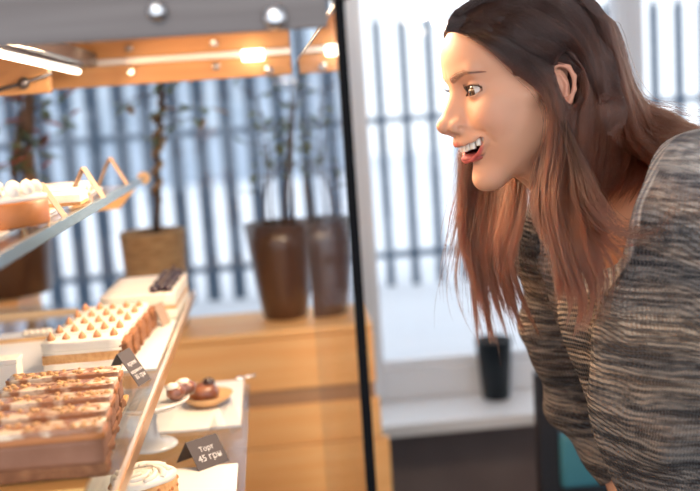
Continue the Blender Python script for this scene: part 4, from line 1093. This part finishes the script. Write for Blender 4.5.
# crown to behind the ear, near side
tuck = [guide(g, .008) for g in [
    [(446, 31), (462, 33), (486, 45), (508, 62), (528, 78), (543, 92), (552, 112, 1.135), (550, 150, 1.12), (544, 195, 1.11), (552, 245, 1.09), (566, 300, 1.08), (560, 345, 1.08)],
    [(447, 27), (468, 25), (494, 38), (518, 53), (537, 66), (550, 84), (558, 114, 1.13), (560, 150, 1.12), (553, 200, 1.10), (562, 250, 1.08), (580, 300, 1.07), (572, 340, 1.07)],
    [(449, 24), (472, 20), (502, 32), (526, 46), (545, 58), (562, 70), (576, 105, 1.14), (568, 150, 1.125), (560, 200, 1.10), (568, 250, 1.075), (584, 300, 1.06), (580, 345, 1.06)],
]]
near = [guide(g, .010) for g in [
    [(449, 24), (472, 20), (502, 32), (528, 46), (548, 55), (568, 62), (580, 90, 1.145), (574, 140, 1.13), (564, 195, 1.10), (572, 250, 1.07), (588, 300, 1.06), (584, 335, 1.06)],
    [(452, 17), (482, 8), (516, 16), (546, 34), (568, 50), (582, 76), (590, 110, 1.16), (588, 155, 1.13), (578, 205, 1.09), (588, 250, 1.06), (604, 290, 1.05), (590, 350, 1.05)],
    [(458, 8), (492, -6), (530, 0), (562, 20), (584, 48), (596, 84), (602, 120, 1.18), (600, 160, 1.14), (590, 205, 1.09), (592, 240, 1.06), (606, 275, 1.05), (600, 330, 1.05)],
    [(468, -8, 1.17), (505, -20, 1.17), (545, -14, 1.16), (574, 8, 1.16), (592, 42, 1.17), (604, 84, 1.18), (614, 122, 1.19), (613, 160, 1.15), (602, 200, 1.10), (604, 232, 1.06), (622, 250, 1.05), (640, 262, 1.04)],
]]
nape = [guide(g, .010) for g in [
    [(480, -20, 1.20), (520, -34, 1.19), (562, -24, 1.18), (588, 4, 1.18), (602, 44, 1.19), (612, 84, 1.20), (620, 124, 1.19), (622, 158, 1.16), (612, 188, 1.12), (598, 212, 1.09)],
    [(480, -20, 1.22), (520, -34, 1.21), (564, -26, 1.20), (592, 4, 1.20), (607, 44, 1.21), (620, 88, 1.21), (634, 122, 1.20), (640, 150, 1.17), (634, 180, 1.12), (618, 205, 1.09)],
    [(480, -20, 1.24), (520, -34, 1.23), (566, -26, 1.22), (595, 8, 1.22), (610, 48, 1.23), (624, 90, 1.23), (645, 122, 1.21), (660, 146, 1.17), (655, 172, 1.12), (640, 192, 1.09)],
]]
def clear_ear(S):
    L = (S - HMn[:3, 3]) @ np.linalg.inv(HMn[:3, :3]).T
    cy, cz, ry, rz = -20.0, 10.0, 15.5, 29.0
    dy, dz = (L[..., 1] - cy) / ry, (L[..., 2] - cz) / rz
    ins = (dy ** 2 + dz ** 2 < 1.3) & (L[..., 0] * NS > 30)
    low = ins & (dz < .4); mean = (dy * low).sum(1) / np.maximum(low.sum(1), 1)
    side = np.where(mean > .35, 1.0, -1.0)[:, None]
    far_ = np.sqrt(np.clip(1.3 - dz ** 2, 0, None)) * ry
    newy = cy + side * (far_ + .12 * np.abs(L[..., 1] - cy))
    newy = np.where((side > 0) & (newy < L[..., 1]), L[..., 1], newy); newy = np.where((side < 0) & (newy > L[..., 1]), L[..., 1], newy)
    top = ins & (dz >= .4); up = cz + rz * np.sqrt(np.clip(1.3 - dy ** 2, .05, None))
    L[..., 1] = np.where(low, newy, L[..., 1]); L[..., 2] = np.where(top & (side < 0), up, L[..., 2])
    L[..., 1] = np.where(top & (side > 0), newy, L[..., 1])
    return L @ HMn[:3, :3].T + HMn[:3, 3]
S0 = (family(tuck, 6000, .0035, clump=.6, nclump=70, fly=.010, endvar=.2, seed=22))
S1 = (family(near, 12000, .0045, clump=.72, nclump=150, fly=.010, endvar=.30, wave=.0030, seed=2))
S7 = family(nape, 10000, .0055, clump=.6, nclump=90, fly=.010, endvar=.2, wave=.003, seed=21)
# shoulder part swept back
back = [guide(g, .008) for g in [
    [(520, -34, 1.22), (575, -20, 1.22), (600, 20, 1.22), (614, 70, 1.22), (632, 112, 1.22), (652, 140, 1.18), (685, 152, 1.12), (725, 150, 1.10)],
    [(520, -34, 1.26), (580, -20, 1.25), (604, 24, 1.25), (619, 74, 1.25), (636, 108, 1.25), (660, 124, 1.22), (690, 136, 1.18), (725, 146, 1.15)],
    [(540, -30, 1.28), (585, -12, 1.28), (606, 30, 1.28), (622, 80, 1.28), (645, 112, 1.27), (668, 118, 1.25), (692, 130, 1.22), (722, 140, 1.18)],
    [(540, -30, 1.22), (585, -10, 1.22), (604, 34, 1.22), (614, 90, 1.2), (630, 138, 1.16), (655, 162, 1.11), (680, 158, 1.08), (712, 146, 1.06)],
]]
S2 = family(back, 9000, .006, clump=.5, nclump=110, fly=.012, wave=.004, seed=3)
# curtain on the far side of the face
far = [guide(g, .008) for g in [
    [(480, 60, 1.30), (474, 110, 1.33), (468, 160, 1.33), (464, 205, 1.33), (462, 245, 1.32), (476, 295, 1.31), (490, 345, 1.30)],
    [(490, 60, 1.32), (484, 110, 1.34), (480, 160, 1.34), (474, 210, 1.33), (472, 260, 1.32), (474, 300, 1.31), (484, 352, 1.30)],
    [(500, 60, 1.33), (496, 110, 1.34), (492, 165, 1.33), (488, 215, 1.32), (484, 260, 1.31), (496, 310, 1.30), (506, 350, 1.29)],
    [(510, 60, 1.33), (508, 110, 1.33), (506, 165, 1.31), (504, 215, 1.29), (500, 260, 1.28), (512, 305, 1.28), (530, 342, 1.27)],
    [(525, 60, 1.32), (524, 120, 1.31), (522, 175, 1.27), (518, 222, 1.25), (512, 265, 1.25), (522, 300, 1.25), (540, 338, 1.25)],
]]
S3 = family(far, 8000, .007, clump=.85, nclump=55, fly=.022, endvar=.3, wave=.0035, seed=5)
# hair falling behind the jaw and neck, between both
mid = [guide(g, .008) for g in [
    [(530, 90, 1.24), (532, 130, 1.24), (524, 170, 1.25), (518, 200, 1.25), (514, 235, 1.24), (520, 265, 1.24)],
    [(552, 100, 1.17), (552, 140, 1.15), (545, 175, 1.14), (540, 210, 1.12), (556, 250, 1.10), (556, 300, 1.10)],
    [(566, 100, 1.17), (570, 140, 1.15), (560, 175, 1.13), (556, 210, 1.11), (576, 250, 1.08), (572, 310, 1.08)],
]]
S4 = family(mid[1:], 3500, .006, clump=.6, nclump=50, fly=.012, seed=8)
wisps = [guide(g, .01) for g in [
    [(560, 120, 1.12), (575, 165, 1.09), (585, 205, 1.06), (612, 236, 1.04), (645, 234, 1.03), (672, 205, 1.03), (678, 172, 1.04)],
    [(566, 120, 1.12), (585, 165, 1.09), (600, 200, 1.06), (625, 226, 1.04), (652, 222, 1.03), (670, 200, 1.03), (676, 180, 1.04)],
]]
S5 = family(wisps, 110, .011, clump=.6, nclump=12, fly=.01, wave=.004, endvar=.3, seed=10)
loose = [guide(g, .01) for g in [
    [(470, 120, 1.32), (462, 180, 1.32), (452, 230, 1.31), (446, 265, 1.31), (444, 300, 1.30), (452, 335, 1.3)],
    [(474, 120, 1.32), (466, 180, 1.32), (460, 230, 1.31), (454, 280, 1.31), (464, 320, 1.30), (480, 352, 1.3)],
]]
S6 = family(loose, 60, .004, clump=.3, nclump=12, fly=.01, endvar=.4, seed=12)
for nm, S in (('near_side_strands', S1), ('tucked_strands', S0), ('nape_strands', S7), ('swept_back_strands', S2), ('far_side_strands', S3), ('neck_strands', S4), ('curled_wisps', S5), ('loose_strands', S6)):
    curves_obj(nm, (clear_ear(push_out(S)) if nm not in ('far_side_strands', 'loose_strands') else push_out(S)), RAD, M['hair'], hair)
# brows and lashes
def surf_front(x, z):
    o_ = HM @ Vector((x, 200, z)); d = (HM @ Vector((x, 0, z)) - o_).normalized(); h = bvh.ray_cast(o_, d); return h[0], h[1]
HMi = HM.inverted()
R = random.Random(5); st = []
for sx in (-1, 1):
    for i in range(330):
        a = R.random(); line = catmull([(10, 36, 0), (22, 40, 0), (35, 42, 0), (48, 39, 0)], 50)[int(a * 49)]
        wd = 3.1 * (1 - a * .8); x, z = line[0], line[1] + R.uniform(-wd, wd)
        h, n = surf_front(x * sx, z)
        if h is None: continue
        q = HMi @ h; dx = 5 * sx; dz = (1.6 - 3.2 * a) + R.uniform(-.5, .5)
        h2, n2 = surf_front(x * sx + dx, z + dz)
        if h2 is None: continue
        q2 = HMi @ h2
        st.append([np.array(HM @ (q.lerp(q2, k / 5) + Vector((0, .5 + .5 * math.sin(k / 5 * 3.1), 0)))) for k in range(6)])
M['lash'] = hair_mat('dark_brow_hair', (.10, .045, .03), (.10, .045, .03))
curves_obj('eyebrows', np.array(st), np.linspace(.00016, .00005, 6), M['lash'], body)
st = []
for sx in (-1, 1):
    for i in range(90):
        a = i / 89; th = math.radians(200 - 205 * a) if False else None
        x = 33 + 13.6 * math.cos(PI * (1 - a)); z = 19.8 + 5.6 * math.sin(PI * a) ** .8
        ex_, ez = x - 31, z - 19; yy = 69 + math.sqrt(max(14.6 ** 2 - ex_ ** 2 - ez ** 2, 4))
        b = Vector((x * sx, yy - .3, z)); L = 6.5 * (.6 + .4 * a) + R.uniform(-1, 1)
        out_ = Vector((sx * (a - .35) * .9, 1.0, .1)).normalized()
        st.append([np.array(HM @ (b + out_ * L * (k / 5) + Vector((0, 0, L * .55 * (k / 5) ** 1.8 - .8 * math.sin(k / 5 * PI))))) for k in range(6)])
        if i % 2 == 0:
            z2 = 19.8 - 5.2 * math.sin(PI * a) ** .8; ez = z2 - 19; yy = 69 + math.sqrt(max(14.4 ** 2 - ex_ ** 2 - ez ** 2, 4)); b = Vector((x * sx, yy - .2, z2)); L = 3.2
            st.append([np.array(HM @ (b + out_ * L * (k / 5) + Vector((0, 0, -L * .3 * (k / 5) ** 1.5)))) for k in range(6)])
curves_obj('eyelashes', np.array(st), np.linspace(.00018, .00004, 6), M['pupil'], body)
# ------------------------------------------------------------------ light
w = bpy.data.worlds.new('overcast'); SC.world = w; w.use_nodes = True
bg = w.node_tree.nodes['Background']; bg.inputs[0].default_value = (.86, .92, 1.0, 1); bg.inputs[1].default_value = 1.30
def area(name, loc, target, size, size_y, power, col):
    l = bpy.data.lights.new(name, 'AREA'); l.shape = 'RECTANGLE'; l.size = size; l.size_y = size_y; l.energy = power; l.color = col
    o = bpy.data.objects.new(name, l); COL.objects.link(o); o.location = loc
    o.rotation_euler = (Vector(target) - Vector(loc)).to_track_quat('-Z', 'Y').to_euler(); return o
area('case_led_light', (XLED + .010, 1.33, zl - .002), (.45, 1.25, 1.20), .95, .02, 2.8, (1, .62, .34))
area('case_roof_light', (-.06, 1.35, ZR - .006), (-.19, 1.35, zS1), .22, .8, 15, (1, .74, .48))
area('overhead_fill', (-.3, -.6, 2.7), (.2, 1.2, 1.0), 1.6, 1.0, 18, (1, .93, .86))  # added fill overhead, out of view, to brighten the near side
SC.view_settings.view_transform = 'Standard'; SC.view_settings.look = 'None'; SC.view_settings.gamma = 1; SC.view_settings.exposure = 0.55
SC.view_settings.use_curve_mapping = False
SC.cycles.use_denoising = True; SC.cycles.max_bounces = 10; SC.cycles.transparent_max_bounces = 32; SC.cycles.caustics_reflective = False; SC.cycles.caustics_refractive = False
SC.cycles.sample_clamp_indirect = 6
